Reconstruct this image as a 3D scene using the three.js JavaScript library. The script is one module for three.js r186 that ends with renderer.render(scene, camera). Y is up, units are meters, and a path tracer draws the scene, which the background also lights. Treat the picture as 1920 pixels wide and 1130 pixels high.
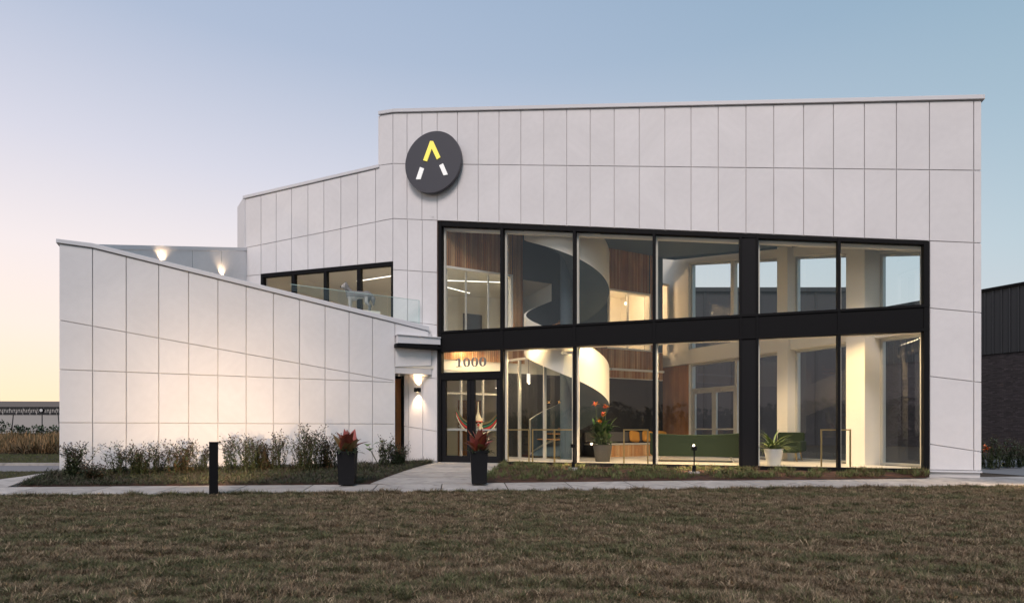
import * as THREE from 'three';
import { mergeGeometries } from 'three/addons/utils/BufferGeometryUtils.js';
import { RoundedBoxGeometry } from 'three/addons/geometries/RoundedBoxGeometry.js';
import { MarchingCubes } from 'three/addons/objects/MarchingCubes.js';
import { ImprovedNoise } from 'three/addons/math/ImprovedNoise.js';
import { FontLoader } from 'three/addons/loaders/FontLoader.js';
import { TextGeometry } from 'three/addons/geometries/TextGeometry.js';
import { RectAreaLightUniformsLib } from 'three/addons/lights/RectAreaLightUniformsLib.js';
RectAreaLightUniformsLib.init();

// ------------------------------------------------------------------ camera
const scene = new THREE.Scene();
const F = 1085, CX = 960, CY = 804, EYE = 1.03;      // focal length and horizon read from the vanishing points
const camera = new THREE.PerspectiveCamera(2 * Math.atan(565 / F) * 180 / Math.PI, 1024 / 602, 0.1, 2000);
camera.position.set(0, EYE, 0);
camera.setViewOffset(1920, 1130, 0, -(CY - 565), 1920, 1130);

// ------------------------------------------------------------------ sky (dusk, afterglow on the left)
const lerp = (a, b, t) => a + (b - a) * t, clamp = (x, a = 0, b = 1) => Math.min(b, Math.max(a, x));
const smooth = (a, b, x) => { const t = clamp((x - a) / (b - a)); return t * t * (3 - 2 * t); };
function ramp(stops, x) {
  for (let i = 1; i < stops.length; i++) if (x <= stops[i][0]) {
    const t = clamp((x - stops[i - 1][0]) / (stops[i][0] - stops[i - 1][0]));
    return [1, 2, 3].map(k => lerp(stops[i - 1][k], stops[i][k], t));
  }
  return stops[stops.length - 1].slice(1);
}
const SUNSIDE = [[-8, .62, .47, .30], [0, 1.02, .78, .46], [3, 1.0, .79, .56], [8, .93, .79, .70], [14, .84, .76, .76], [22, .63, .63, .72], [32, .40, .47, .61], [45, .28, .38, .54], [90, .17, .28, .47]];
const FARSIDE = [[-8, .22, .22, .24], [0, .36, .30, .34], [5, .42, .41, .46], [9, .42, .53, .60], [14, .36, .51, .59], [24, .27, .42, .52], [36, .20, .34, .46], [55, .19, .31, .47], [90, .17, .28, .47]];
function skyColour(az, el) {
  const t = smooth(0.12, 1, (1 + Math.cos((az + 62) * Math.PI / 180)) / 2);
  const a = ramp(SUNSIDE, el), b = ramp(FARSIDE, el);
  return [0, 1, 2].map(k => lerp(b[k], a[k], t));
}
{
  const W = 1024, H = 512, data = new Float32Array(W * H * 4);
  for (let j = 0; j < H; j++) for (let i = 0; i < W; i++) {
    const phi = ((i + .5) / W - .5) * 2 * Math.PI, el = ((j + .5) / H - .5) * 180;
    const az = Math.atan2(Math.cos(phi), -Math.sin(phi)) * 180 / Math.PI;
    const c = skyColour(az, el), o = (j * W + i) * 4;
    data[o] = c[0]; data[o + 1] = c[1]; data[o + 2] = c[2]; data[o + 3] = 1;
  }
  const tex = new THREE.DataTexture(data, W, H, THREE.RGBAFormat, THREE.FloatType);
  tex.mapping = THREE.EquirectangularReflectionMapping; tex.magFilter = THREE.LinearFilter; tex.minFilter = THREE.LinearFilter; tex.needsUpdate = true;
  scene.background = tex; scene.environment = tex;
}
// the last soft light of dusk, very wide
const sun = new THREE.DirectionalLight(0xffebe3, 1.85);
sun.position.set(-8, 48, 28); sun.target.position.set(0, 2, -16);
sun.castShadow = true; sun.shadow.radius = 44; sun.shadow.mapSize.set(2048, 2048);
Object.assign(sun.shadow.camera, { left: -30, right: 30, top: 30, bottom: -30, near: 1, far: 120 });
scene.add(sun, sun.target);
const renderer = new THREE.WebGLRenderer({ antialias: true });
renderer.toneMapping = THREE.LinearToneMapping;
renderer.toneMappingExposure = 1.13;
renderer.shadowMap.enabled = true;

// ------------------------------------------------------------------ helpers
let seed = 12345;
const rnd = () => { seed = (seed * 1664525 + 1013904223) >>> 0; return seed / 4294967296; };
const rr = (a, b) => a + (b - a) * rnd();
const noise = new ImprovedNoise();
const fbm = (x, y, z = 0) => noise.noise(x, y, z) + .5 * noise.noise(2.1 * x, 2.1 * y, z + 7) + .25 * noise.noise(4.3 * x, 4.3 * y, z + 13);
const taken = {};
const numbered = n => { const k = taken[n] = (taken[n] ?? -1) + 1; return k ? `${n}_${String(k).padStart(3, '0')}` : n; };
const shadow = o => { o.castShadow = true; o.receiveShadow = true; return o; };
function mesh(name, geo, m, parent) {
  const o = shadow(new THREE.Mesh(Array.isArray(geo) ? merge(geo) : geo, m)); o.name = name; parent.add(o); return o;
}
function merge(list) {
  return list.length === 1 ? list[0] : mergeGeometries(list.map(g => {
    const h = g.index ? g.toNonIndexed() : g;
    for (const k of Object.keys(h.attributes)) if (!['position', 'normal', 'uv'].includes(k)) h.deleteAttribute(k);
    if (!h.attributes.uv) h.setAttribute('uv', new THREE.BufferAttribute(new Float32Array(h.attributes.position.count * 2), 2));
    return h;
  }));
}
function thing(name, label, category, pos = [0, 0, 0], turn = 0, group) {
  const o = new THREE.Group(); o.name = numbered(name); o.position.set(...pos); o.rotation.y = turn; scene.add(o);
  o.userData = { label, category }; if (group) o.userData.group = group; return o;
}
function single(name, geo, m, label, category, pos = [0, 0, 0], turn = 0, group) {
  const o = mesh(numbered(name), geo, m, scene); o.position.set(...pos); o.rotation.y = turn;
  o.userData = { label, category }; if (group) o.userData.group = group; return o;
}
function structure(name, geo, m, kind = 'structure') { const o = mesh(name, geo, m, scene); o.userData.kind = kind; return o; }
function copyOf(src, label, pos, turn = 0, scale = 1) {
  const c = src.clone(); c.name = numbered(src.name.replace(/_\d{3}$/, '')); c.userData = { ...src.userData, label };
  c.position.set(...pos); c.rotation.y = turn; c.scale.setScalar(scale); scene.add(c); return c;
}
const part = (name, parent) => { const g = new THREE.Group(); g.name = name; parent.add(g); return g; };
function bx(x0, x1, y0, y1, z0, z1) {                        // box with uv in metres
  const g = new THREE.BoxGeometry(Math.abs(x1 - x0), Math.abs(y1 - y0), Math.abs(z1 - z0)).translate((x0 + x1) / 2, (y0 + y1) / 2, (z0 + z1) / 2);
  const p = g.attributes.position, n = g.attributes.normal, uv = g.attributes.uv;
  for (let i = 0; i < p.count; i++) { const ax = Math.abs(n.getX(i)), ay = Math.abs(n.getY(i)); uv.setXY(i, ax > .5 ? p.getZ(i) : p.getX(i), ay > .5 ? p.getZ(i) : p.getY(i)); }
  return g;
}
function poly(pts, z0, z1, bevel = 0) {                      // a polygon in (u, y) with thickness along z
  const s = new THREE.Shape(pts.map(p => new THREE.Vector2(p[0], p[1])));
  if (z1 === z0) return new THREE.ShapeGeometry(s).translate(0, 0, z0);
  const g = new THREE.ExtrudeGeometry(s, { depth: z1 - z0 - 2 * bevel, bevelEnabled: bevel > 0, bevelSize: bevel, bevelOffset: -bevel, bevelThickness: bevel, bevelSegments: 1 });
  return g.translate(0, 0, z0 + bevel);
}
function inset(pts, d) {                                     // shrink a convex polygon
  const n = pts.length; let area = 0;
  for (let i = 0; i < n; i++) { const [a, b] = [pts[i], pts[(i + 1) % n]]; area += a[0] * b[1] - b[0] * a[1]; }
  const sg = area > 0 ? 1 : -1, L = [];
  for (let i = 0; i < n; i++) {
    const [a, b] = [pts[i], pts[(i + 1) % n]], l = Math.hypot(b[0] - a[0], b[1] - a[1]);
    const nx = -(b[1] - a[1]) / l * sg, ny = (b[0] - a[0]) / l * sg;
    L.push([a[0] + nx * d, a[1] + ny * d, b[0] - a[0], b[1] - a[1]]);
  }
  return L.map((q, i) => {
    const p = L[(i + n - 1) % n], den = p[2] * q[3] - p[3] * q[2];
    const t = ((q[0] - p[0]) * q[3] - (q[1] - p[1]) * q[2]) / den;
    return [p[0] + p[2] * t, p[1] + p[3] * t];
  });
}
function bar(a, b, w, h = w) {                               // square bar between two points
  const A = new THREE.Vector3(...a), B = new THREE.Vector3(...b), d = B.clone().sub(A), g = new THREE.BoxGeometry(w, h, d.length());
  const m = new THREE.Matrix4().lookAt(B, A, Math.abs(d.y) > .99 * d.length() ? new THREE.Vector3(0, 0, 1) : new THREE.Vector3(0, 1, 0));
  return g.applyMatrix4(m).translate((A.x + B.x) / 2, (A.y + B.y) / 2, (A.z + B.z) / 2);
}
function rod(a, b, r0, r1 = r0, seg = 8) {
  const A = new THREE.Vector3(...a), B = new THREE.Vector3(...b), d = B.clone().sub(A);
  const g = new THREE.CylinderGeometry(r1, r0, d.length(), seg);
  g.applyQuaternion(new THREE.Quaternion().setFromUnitVectors(new THREE.Vector3(0, 1, 0), d.clone().normalize()));
  return g.translate((A.x + B.x) / 2, (A.y + B.y) / 2, (A.z + B.z) / 2);
}
// a vertical plane through (X, Z) running towards its vanishing point; u metres along it, y up, local z towards the viewer
class Plane {
  constructor(X, Z, dX, dZ) { const l = Math.hypot(dX, dZ); Object.assign(this, { X, Z, dX: dX / l, dZ: dZ / l }); this.turn = Math.atan2(this.dZ, this.dX); }
  u(px) { const a = (px - CX) / F; return (a * this.Z - this.X) / (this.dX - a * this.dZ); }
  at(px, py) { const u = this.u(px); return [u, EYE + (CY - py) / F * (this.Z + this.dZ * u)]; }
  y(px, py) { return this.at(px, py)[1]; }
  group(name, parent) { const g = part(name, parent); g.position.set(this.X, 0, -this.Z); g.rotation.y = this.turn; return g; }
  world(u, y, n = 0) { return [this.X + this.dX * u + this.dZ * n, y, -(this.Z + this.dZ * u) + this.dX * n]; }
}
const ground = (px, py, D) => { const Z = F * D / (py - CY); return [(px - CX) / F * Z, EYE - D, -Z]; };   // a point D metres below the eye
const sM = px => 62 * (px + 2500) / 3384;
const M = new Plane((737 - CX) / sM(737), F / sM(737), 3460, -1085);              // glazed front
const J = [(815 - CX) / sM(815), F / sM(815)];
const L = new Plane(J[0], J[1], 2064, 1085);                                      // low wing, and the timber wall inside on the same line
const U = new Plane(M.X, M.Z, 2960, -1085);                                       // upper front left of the fold
const [rcx, rcz] = (() => { const Z = 1085 / 60.6; return [(1495 - CX) / F * Z, Z]; })();
const R = new Plane(rcx, rcz, 570, -1085);                                        // right-hand window wall, seen from inside
const line = (plane, a, b) => { const [ua, ya] = plane.at(...a), [ub, yb] = plane.at(...b); return u => ya + (yb - ya) * (u - ua) / (ub - ua); };

// ------------------------------------------------------------------ textures and materials
function tex(w, h, fn, srgb = true, rx = 1, ry = 1) {
  const d = new Uint8Array(w * h * 4);
  for (let j = 0; j < h; j++) for (let i = 0; i < w; i++) {
    const c = fn(i / w, j / h, i, j), o = (j * w + i) * 4;
    for (let k = 0; k < 3; k++) d[o + k] = clamp(Array.isArray(c) ? c[k] : c) * 255; d[o + 3] = 255;
  }
  const t = new THREE.DataTexture(d, w, h); t.wrapS = t.wrapT = THREE.RepeatWrapping; t.magFilter = THREE.LinearFilter; t.minFilter = THREE.LinearMipmapLinearFilter; t.generateMipmaps = true;
  if (srgb) t.colorSpace = THREE.SRGBColorSpace; t.repeat.set(rx, ry); t.needsUpdate = true; return t;
}
const pn = (x, y, f, z = 0) => {                               // noise that tiles over 0..1
  const a = 2 * Math.PI * x, b = 2 * Math.PI * y, r = f / 6.283;
  return noise.noise(Math.cos(a) * r + 11, Math.sin(a) * r + Math.cos(b) * r, Math.sin(b) * r + z);
};
const std = (r, g, b, rough = .8, o = {}) => { const m = new THREE.MeshStandardMaterial({ roughness: rough, ...o }); m.color.setRGB(r, g, b); return m; };
const phys = (r, g, b, rough, o = {}) => { const m = new THREE.MeshPhysicalMaterial({ roughness: rough, ...o }); m.color.setRGB(r, g, b); return m; };
const panelGrain = tex(256, 256, (x, y) => .955 + .02 * pn(x, y, 5, 3) + .012 * pn(x, y, 30, 9) + .01 * (rnd() - .5), true, .25, .25);
const panelMats = [0, 1, 2, 3, 4].map(i => { const k = .86 + .007 * (i - 2); return std(k, k * .985, k * .99, .55, { map: panelGrain }); });
const panelMat = () => panelMats[Math.floor(rnd() * 5)];
const capMat = std(.70, .70, .72, .4), backing = std(.66, .645, .64, .9);
const black = phys(.008, .008, .009, .6, { specularIntensity: .25 }), blackSatin = phys(.012, .012, .0135, .6, { specularIntensity: .3 }), charcoal = std(.05, .052, .06, .6);
const glass = phys(.93, .955, .96, 0, { transmission: 1, thickness: 0, ior: 1.52 });
const clearGlass = phys(.93, .965, .955, 0, { transmission: 1, thickness: 0, ior: 1.5 });
const railGlass = phys(.88, .95, .93, 0.02, { transmission: 1, thickness: 0, ior: 1.6 });
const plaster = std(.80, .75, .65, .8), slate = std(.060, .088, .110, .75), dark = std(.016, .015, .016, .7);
const floorMat = std(.66, .60, .50, .35), alu = std(.55, .54, .50, .4, { metalness: .35 }), brass = std(.40, .29, .13, .4, { metalness: .75 });
const woodTex = (r, g, b) => tex(256, 256, (x, y) => { const n = .80 + .2 * pn(x, y, 3, 2) + .22 * pn(x, 0, 70, 8) + .08 * pn(x, y, 60, 4); return [r * n, g * n, b * n]; }, true, 1.3, .4);
const woods = [[.88, .67, .45], [.82, .59, .38], [.91, .72, .51], [.78, .53, .32]].map(c => std(1, 1, 1, .55, { map: woodTex(...c) }));
const glow = (r, g, b, k) => { const m = new THREE.MeshStandardMaterial({ color: 0x111111 }); m.emissive.setRGB(r, g, b); m.emissiveIntensity = k; return m; };
const warm = new THREE.Color().setRGB(1, .69, .42), warmWhite = new THREE.Color().setRGB(1, .72, .40);
const concreteMap = tex(512, 512, (x, y) => { const st = smooth(.25, .6, pn(x, y, 9, 21)) * .10, n = .80 - st + .08 * pn(x, y, 4, 1) + .06 * pn(x, y, 17, 4) + .06 * (rnd() - .5); return [n, n * .97, n * .935]; }, true, .5, .5);
const concreteBump = tex(256, 256, () => rnd(), false, 1, 1);
const concretes = [.62, .68, .56].map(k => std(k, k, k, .9, { map: concreteMap, bumpMap: concreteBump, bumpScale: .002 }));
const soilMap = tex(512, 512, (x, y) => { const n = .5 + .25 * pn(x, y, 9, 1) + .3 * (rnd() - .5) + .15 * pn(x, y, 40, 5); return [.42 * n + .05, .24 * n + .04, .15 * n + .03]; }, true, .6, .6);
const soil = std(1, 1, 1, 1, { map: soilMap });
const lawnMap = tex(1024, 1024, (x, y) => {
  const n = .5 + .35 * pn(x, y, 6, 1) + .2 * pn(x, y, 25, 5), g = rnd() * .4 + .6;
  return [lerp(.20, .27, n) * g, lerp(.17, .20, n) * g, lerp(.10, .13, n) * g];
}, true, .08, .08);
const lawnMat = std(1, 1, 1, 1, { map: lawnMap });

// ------------------------------------------------------------------ ground, pavements
function sheet(pts, up = true) {                               // flat-ish polygon from world points (fan)
  const p = [], uv = [];
  for (let i = 1; i < pts.length - 1; i++) for (const q of [pts[0], pts[i], pts[i + 1]]) { p.push(...q); uv.push(q[0], q[2]); }
  const g = new THREE.BufferGeometry(); g.setAttribute('position', new THREE.Float32BufferAttribute(p, 3)); g.setAttribute('uv', new THREE.Float32BufferAttribute(uv, 2));
  g.computeVertexNormals(); const n = g.attributes.normal;
  if (n.getY(0) < 0) { for (let i = 0; i < p.length / 9; i++) for (let k = 0; k < 3; k++) { const a = i * 9 + 3 + k, b = i * 9 + 6 + k, t = p[a]; p[a] = p[b]; p[b] = t; }
    for (let i = 0; i < uv.length / 6; i++) for (let k = 0; k < 2; k++) { const a = i * 6 + 2 + k, b = i * 6 + 4 + k, t = uv[a]; uv[a] = uv[b]; uv[b] = t; }
    g.setAttribute('position', new THREE.Float32BufferAttribute(p, 3)); g.setAttribute('uv', new THREE.Float32BufferAttribute(uv, 2)); g.computeVertexNormals(); }
  return g;
}
function slab(pts, thick) {                                    // polygon given at its top, with depth below
  const n = pts.length, p = [], uv = [], quad = (a, b, c, d) => { for (const q of [a, b, c, a, c, d]) { p.push(...q); uv.push(q[0] + q[1], q[2]); } };
  const top = sheet(pts), lo = pts.map(q => [q[0], q[1] - thick, q[2]]);
  let area = 0; for (let i = 0; i < n; i++) { const a = pts[i], b = pts[(i + 1) % n]; area += a[0] * b[2] - b[0] * a[2]; }
  for (let i = 0; i < n; i++) { const j = (i + 1) % n; area > 0 ? quad(pts[i], pts[j], lo[j], lo[i]) : quad(pts[j], pts[i], lo[i], lo[j]); }
  const g = new THREE.BufferGeometry(); g.setAttribute('position', new THREE.Float32BufferAttribute(p, 3)); g.setAttribute('uv', new THREE.Float32BufferAttribute(uv, 2)); g.computeVertexNormals();
  return merge([top, g]);
}
const lawnLevel = -.20;
{
  const g = new THREE.PlaneGeometry(1600, 1600, 1, 1).rotateX(-Math.PI / 2).translate(0, lawnLevel, 0);
  const uv = g.attributes.uv; for (let i = 0; i < uv.count; i++) uv.setXY(i, uv.getX(i) * 1600, uv.getY(i) * 1600);
  structure('ground', g, lawnMat);
}
const nearA = ground(0, 929.5, 1.2), nearB = ground(1912, 911, 1.2), sdx = nearB[0] - nearA[0], sdz = nearB[2] - nearA[2], sl = Math.hypot(sdx, sdz);
const sx = sdx / sl, sz = sdz / sl;                            // direction of the footpath
const pathNear = t => [nearA[0] + sx * t, -.17, nearA[2] + sz * t];
const farPts = [[14, 913], [693, 908], [1200, 901.8], [1575, 897.5], [1740, 894.5]].map(([x, y]) => ground(x, y, 1.15));
function pathFar(t) {                                          // far edge of the footpath opposite t
  const n = pathNear(t); let w = null;
  for (let i = 0; i < farPts.length; i++) {
    const q = farPts[i], tt = (q[0] - nearA[0]) * sx + (q[2] - nearA[2]) * sz, ww = (q[0] - nearA[0]) * sz - (q[2] - nearA[2]) * sx;
    if (w && tt >= t) { const k = (t - w[0]) / (tt - w[0]); w = [tt, i === 1 && t < w[0] ? w[1] : lerp(w[1], ww, k)]; break; }
    if (!w && tt >= t) { w = [tt, ww]; break; }
    w = [tt, ww];
  }
  return [n[0] + sz * w[1], -.12, n[2] - sx * w[1]];
}
{
  const path = new THREE.Group(); path.name = 'footpath'; path.userData.kind = 'structure'; scene.add(path);
  for (let t = -8; t < 30; t += 1.32) {
    const a = t + .012, b = t + 1.308;
    mesh('slab', slab([pathNear(a), pathNear(b), pathFar(b), pathFar(a)], .12), concretes[Math.floor(rnd() * 3)], path);
  }
  // walk from the footpath up to the doors
  const G = (px, py) => { const k = clamp((py - 867) / (907 - 867)); return ground(px, py, lerp(1.035, 1.146, k)); };
  const walk = new THREE.Group(); walk.name = 'entrance_walk'; walk.userData.kind = 'structure'; scene.add(walk);
  const left = [[819, 867.2], [800, 869.5], [770, 878], [740, 889], [715, 898], [694, 906.5]], right = [[950, 867.5], [943, 871], [930, 878], [914, 886], [893, 897], [884, 904.5]];
  const at = (arr, y) => { for (let i = 1; i < arr.length; i++) if (y <= arr[i][1]) { const k = clamp((y - arr[i - 1][1]) / (arr[i][1] - arr[i - 1][1])); return lerp(arr[i - 1][0], arr[i][0], k); } return arr[arr.length - 1][0]; };
  const cut = [867.4, 875, 885, 895, 906.4];
  for (let i = 0; i < cut.length - 1; i++) {
    const y0 = cut[i] + .15, y1 = cut[i + 1] - .15;
    mesh('slab', slab([G(at(left, y1), y1), G(at(right, y1), y1 - .5), G(at(right, y0), y0), G(at(left, y0), y0)], .12), concretes[i % 3], walk);
  }
}
// planting beds: soil sheets from the building down to the footpath
function bed(name, back, front, rows, cols) {
  const p = [], uv = [], idx = [];
  for (let j = 0; j <= rows; j++) for (let i = 0; i <= cols; i++) {
    const t = i / cols, s = j / rows, B = back(t), A = front(t);
    const e = Math.sin(Math.PI * s), x = lerp(B[0], A[0], s), z = lerp(B[2], A[2], s);
    p.push(x, lerp(B[1], A[1], s) + e * (.03 + .035 * fbm(x * 1.3, z * 1.3)) - .01 + .012 * noise.noise(x * 9, z * 9, 0), z); uv.push(x, z);
    if (i < cols && j < rows) { const a = j * (cols + 1) + i; idx.push(a, a + cols + 1, a + 1, a + 1, a + cols + 1, a + cols + 2); }
  }
  const g = new THREE.BufferGeometry(); g.setAttribute('position', new THREE.Float32BufferAttribute(p, 3)); g.setAttribute('uv', new THREE.Float32BufferAttribute(uv, 2)); g.setIndex(idx); g.computeVertexNormals();
  return structure(name, g, soil);
}
const Lw = (px) => L.world(L.u(px), -.02, -.05), Mw = (px) => M.world(M.u(px), -.02, -.05);
const backLeft = t => { const px = lerp(95, 812, t); return px < 742 ? Lw(px) : Lw(px); };
const frontLeft = t => { const pts = [[30, 912.5], [200, 911], [430, 909.5], [690, 907.5], [740, 889.5], [800, 869.5]], s = [0, .2, .45, .86, .93, 1];
  for (let i = 1; i < s.length; i++) if (t <= s[i]) { const k = (t - s[i - 1]) / (s[i] - s[i - 1]); const px = lerp(pts[i - 1][0], pts[i][0], k), py = lerp(pts[i - 1][1], pts[i][1], k); return ground(px, py, lerp(1.035, 1.152, clamp((py - 867) / 40))); } };
bed('planting_bed', backLeft, frontLeft, 14, 90);
const frontRight = t => { const pts = [[946, 869], [930, 879], [886, 904.5], [1200, 901.5], [1575, 897.2], [1740, 894.2]], s = [0, .05, .12, .5, .85, 1];
  for (let i = 1; i < s.length; i++) if (t <= s[i]) { const k = (t - s[i - 1]) / (s[i] - s[i - 1]); const px = lerp(pts[i - 1][0], pts[i][0], k), py = lerp(pts[i - 1][1], pts[i][1], k); return ground(px, py, lerp(1.035, 1.152, clamp((py - 867) / 36))); } };
bed('planting_bed_001', t => Mw(lerp(945, 1745, t)), frontRight, 12, 90);

// ------------------------------------------------------------------ the building
const building = new THREE.Group(); building.name = 'office_building'; scene.add(building);
building.userData = { label: 'white panelled office building with tall black framed glass front and low sloping wing', category: 'building' };
const GAP = .017, TH = .02;
function panels(parent, plane, cols, tops, skip) {             // grid of cladding panels: tops = lines from the top down
  for (let i = 0; i < cols.length - 1; i++) for (let j = 0; j < tops.length - 1; j++) {
    if (skip && skip(i, j)) continue;
    const a = cols[i], b = cols[i + 1];
    let q = [[a, tops[j + 1](a)], [b, tops[j + 1](b)], [b, tops[j](b)], [a, tops[j](a)]];
    if (q[3][1] - q[0][1] < .06 && q[2][1] - q[1][1] < .06) continue;
    if (q[2][1] - q[1][1] < .05) q = [q[0], [b, q[2][1] - .05], q[2], q[3]];
    mesh('panel', poly(inset(q, GAP / 2), 0, TH, .004), panelMat(), parent);
  }
}
const flat = y => () => y;
// --- glazed front M
const mw = M.group('front_wall', building);
const mCols = [737, 763.5, 791.5, 820, 858, 897, 936, 977, 1020, 1063, 1107, 1152, 1199, 1247, 1296, 1347, 1399, 1451, 1507, 1563, 1621, 1681, 1743, 1826, 1841].map(x => M.u(x));
const mTop = line(M, [737, 212.5], [1841, 188.5]), mJ1 = line(M, [737, 307], [1841, 320]), mHead = line(M, [737, 410], [1841, 456]);
panels(mw, M, mCols, [mTop, mJ1, mHead]);
const vCols = [737, 764.5, 792, 820].map(x => M.u(x)), vRows = [mHead, line(M, [737, 505.6], [819, 511]), line(M, [737, 599], [819, 609.5]), line(M, [737, 699], [819, 710]), line(M, [737, 795.5], [819, 808.5]), flat(.03)];
panels(mw, M, vCols, vRows.slice(0, 4));
panels(mw, M, [757.5, 766, 793, 820].map(x => M.u(x)), vRows.slice(3));
const rRows = [mHead, line(M, [1746, 577.8], [1840.6, 586.6]), line(M, [1746, 705.8], [1840, 716.8]), line(M, [1746, 832.8], [1840.6, 847]), flat(.05)];
panels(mw, M, [1743.5, 1826, 1841].map(x => M.u(x)), rRows);
const uEnd = M.u(1841), uL = M.u(820), uRj = M.u(1743);
mesh('backing', [poly([[0, mHead(0)], [uEnd - .02, mHead(uEnd)], [uEnd - .02, mTop(uEnd)], [0, mTop(0)]], -.3, -.012),
  poly([[M.u(757.5), -.2], [uL - .01, -.2], [uL - .01, mHead(uL)], [M.u(757.5), mHead(M.u(757.5))]], -.3, -.012),
  poly([[0, 2.75], [M.u(757.5), 2.75], [M.u(757.5), mHead(.3)], [0, mHead(0)]], -.3, -.012),
  poly([[uRj + .01, -.2], [uEnd - .02, -.2], [uEnd - .02, mHead(uEnd)], [uRj + .01, mHead(uRj)]], -.3, -.012)], backing, mw);
const capLine = line(M, [737, 205.5], [1845, 179.5]);
mesh('parapet_cap', poly([[0, mTop(0) + .01], [M.u(1845.5), mTop(M.u(1845.5)) + .01], [M.u(1845.5), capLine(M.u(1845.5))], [0, capLine(0)]], -.4, .07, .006), capMat, mw);
mesh('base_trim', bx(uRj, uEnd, .0, .035, -.02, .05), capMat, mw);
mesh('corner_return', poly([[0, .0], [.75, .0], [.75, mTop(uEnd)], [0, mTop(uEnd)]], -.05, 0).applyMatrix4(new THREE.Matrix4().makeRotationY(Math.PI * .75)).translate(uEnd - .05, 0, -.03), panelMats[2], mw);
// --- side door in the recess
{
  const a = M.u(735), b = M.u(757);
  const d = part('side_door', mw);
  mesh('leaf', bx(a, b - .09, .02, 2.62, -.16, -.1), woods[3], d); mesh('frame', [bx(b - .09, b - .005, -.1, 2.7, -.2, .02), bx(a - .3, b - .09, 2.62, 2.7, -.2, .02)], black, d);
}
// --- curtain wall
const cw = M.group('curtain_wall', building);
const uMul = [[822, 828.5], [938.5, 944], [1074.5, 1080], [1224, 1229.5], [1386.5, 1422.5], [1570.5, 1576.5], [1732, 1742]].map(m => m.map(x => M.u(x)));
const frTop = line(M, [822, 416], [1742, 452.5]), gTop = line(M, [828, 424], [1732, 459]), yS1 = M.y(828, 621), yS0 = M.y(828, 660), yB = .062;
const u0 = uMul[0][0], u1 = uMul[6][1];
mesh('head_frame', poly([[u0, gTop(u0)], [u1, gTop(u1)], [u1, frTop(u1)], [u0, frTop(u0)]], -.14, .03, .004), black, cw);
mesh('spandrel', [bx(u0, u1, yS0, yS1, -.14, .02), bx(u0, u1, yS0, yS0 + .06, .02, .05), bx(u0, u1, yS1 - .06, yS1, .02, .05)], black, cw);
mesh('sill_frame', bx(uMul[1][0], u1, -.04, yB, -.14, .03), black, cw);
uMul.forEach(([a, b], i) => {
  if (i === 4) { mesh('pier', bx(a + .05, b - .05, -.04, gTop((a + b) / 2), -.2, .015), blackSatin, cw);
    for (const [p, q] of [[a, a + .06], [b - .06, b]]) mesh('mullion', poly([[p, -.04], [q, -.04], [q, frTop(q)], [p, frTop(p)]], -.15, .045, .004), black, cw); return; }
  mesh(i === 0 || i === 6 ? 'jamb' : 'mullion', poly([[a, -.04], [b, -.04], [b, frTop(b) - .005], [a, frTop(a) - .005]], -.15, .042, .004), black, cw);
});
for (let i = 0; i < 6; i++) {
  const a = uMul[i][1], b = uMul[i + 1][0];
  mesh('pane', poly([[a, yS1], [b, yS1], [b, gTop(b)], [a, gTop(a)]], -.05, -.05), glass, cw);
  if (i) mesh('pane', poly([[a, yB], [b, yB], [b, yS0], [a, yS0]], -.05, -.05), glass, cw);
  // pale inner frames seen behind the glass
  const inner = [bx(a, a + .05, yS1, gTop(a) - .03, -.3, -.16), poly([[a, gTop(a) - .07], [b, gTop(b) - .07], [b, gTop(b) - .005], [a, gTop(a) - .005]], -.32, -.16), bx(a, b, yS1 - .3, yS1 + .02, -.34, -.16)];
  if (i) inner.push(bx(a, a + .05, yB, yS0, -.3, -.16), bx(a, b, yS0 - .01, yS0 + .04, -.34, -.16));
  mesh('inner_frame', inner, plaster, cw);
}
// --- entrance doors and the light over them
{
  const a = uMul[0][1], b = uMul[1][0], yT = M.y(828, 699), yH = M.y(884, 711), c = (a + b) / 2;
  mesh('pane', poly([[a, yT], [b, yT], [b, yS0], [a, yS0]], -.05, -.05), glass, cw);
  mesh('transom', bx(a, b, yH, yT, -.12, .035), black, cw);
  for (const [p, q, hinge] of [[a + .008, c - .006, 0], [c + .006, b - .008, 1]]) {
    const d = part('door', cw), g0 = p + .12, g1 = q - .12;
    mesh('frame', [bx(p, g0, .015, yH - .008, -.1, .0), bx(g1, q, .015, yH - .008, -.1, 0), bx(g0, g1, .015, .21, -.1, 0), bx(g0, g1, yH - .02, yH - .008, -.1, 0)], blackSatin, d);
    mesh('pane', poly([[g0, .21], [g1, .21], [g1, yH - .02], [g0, yH - .02]], -.05, -.05), glass, d);
    const hx = hinge ? p + .06 : q - .06;
    mesh('handle', [rod([hx, .75, .06], [hx, 1.45, .06], .016), rod([hx, .82, 0], [hx, .82, .06], .01), rod([hx, 1.38, 0], [hx, 1.38, .06], .01)], blackSatin, d);
    mesh('push_bar', bx(g0, g1, .98, 1.03, -.16, -.1), alu, d);
  }
  mesh('threshold', bx(a - .1, b + .05, -.04, .012, -.14, .06), alu, cw);
}
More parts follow.
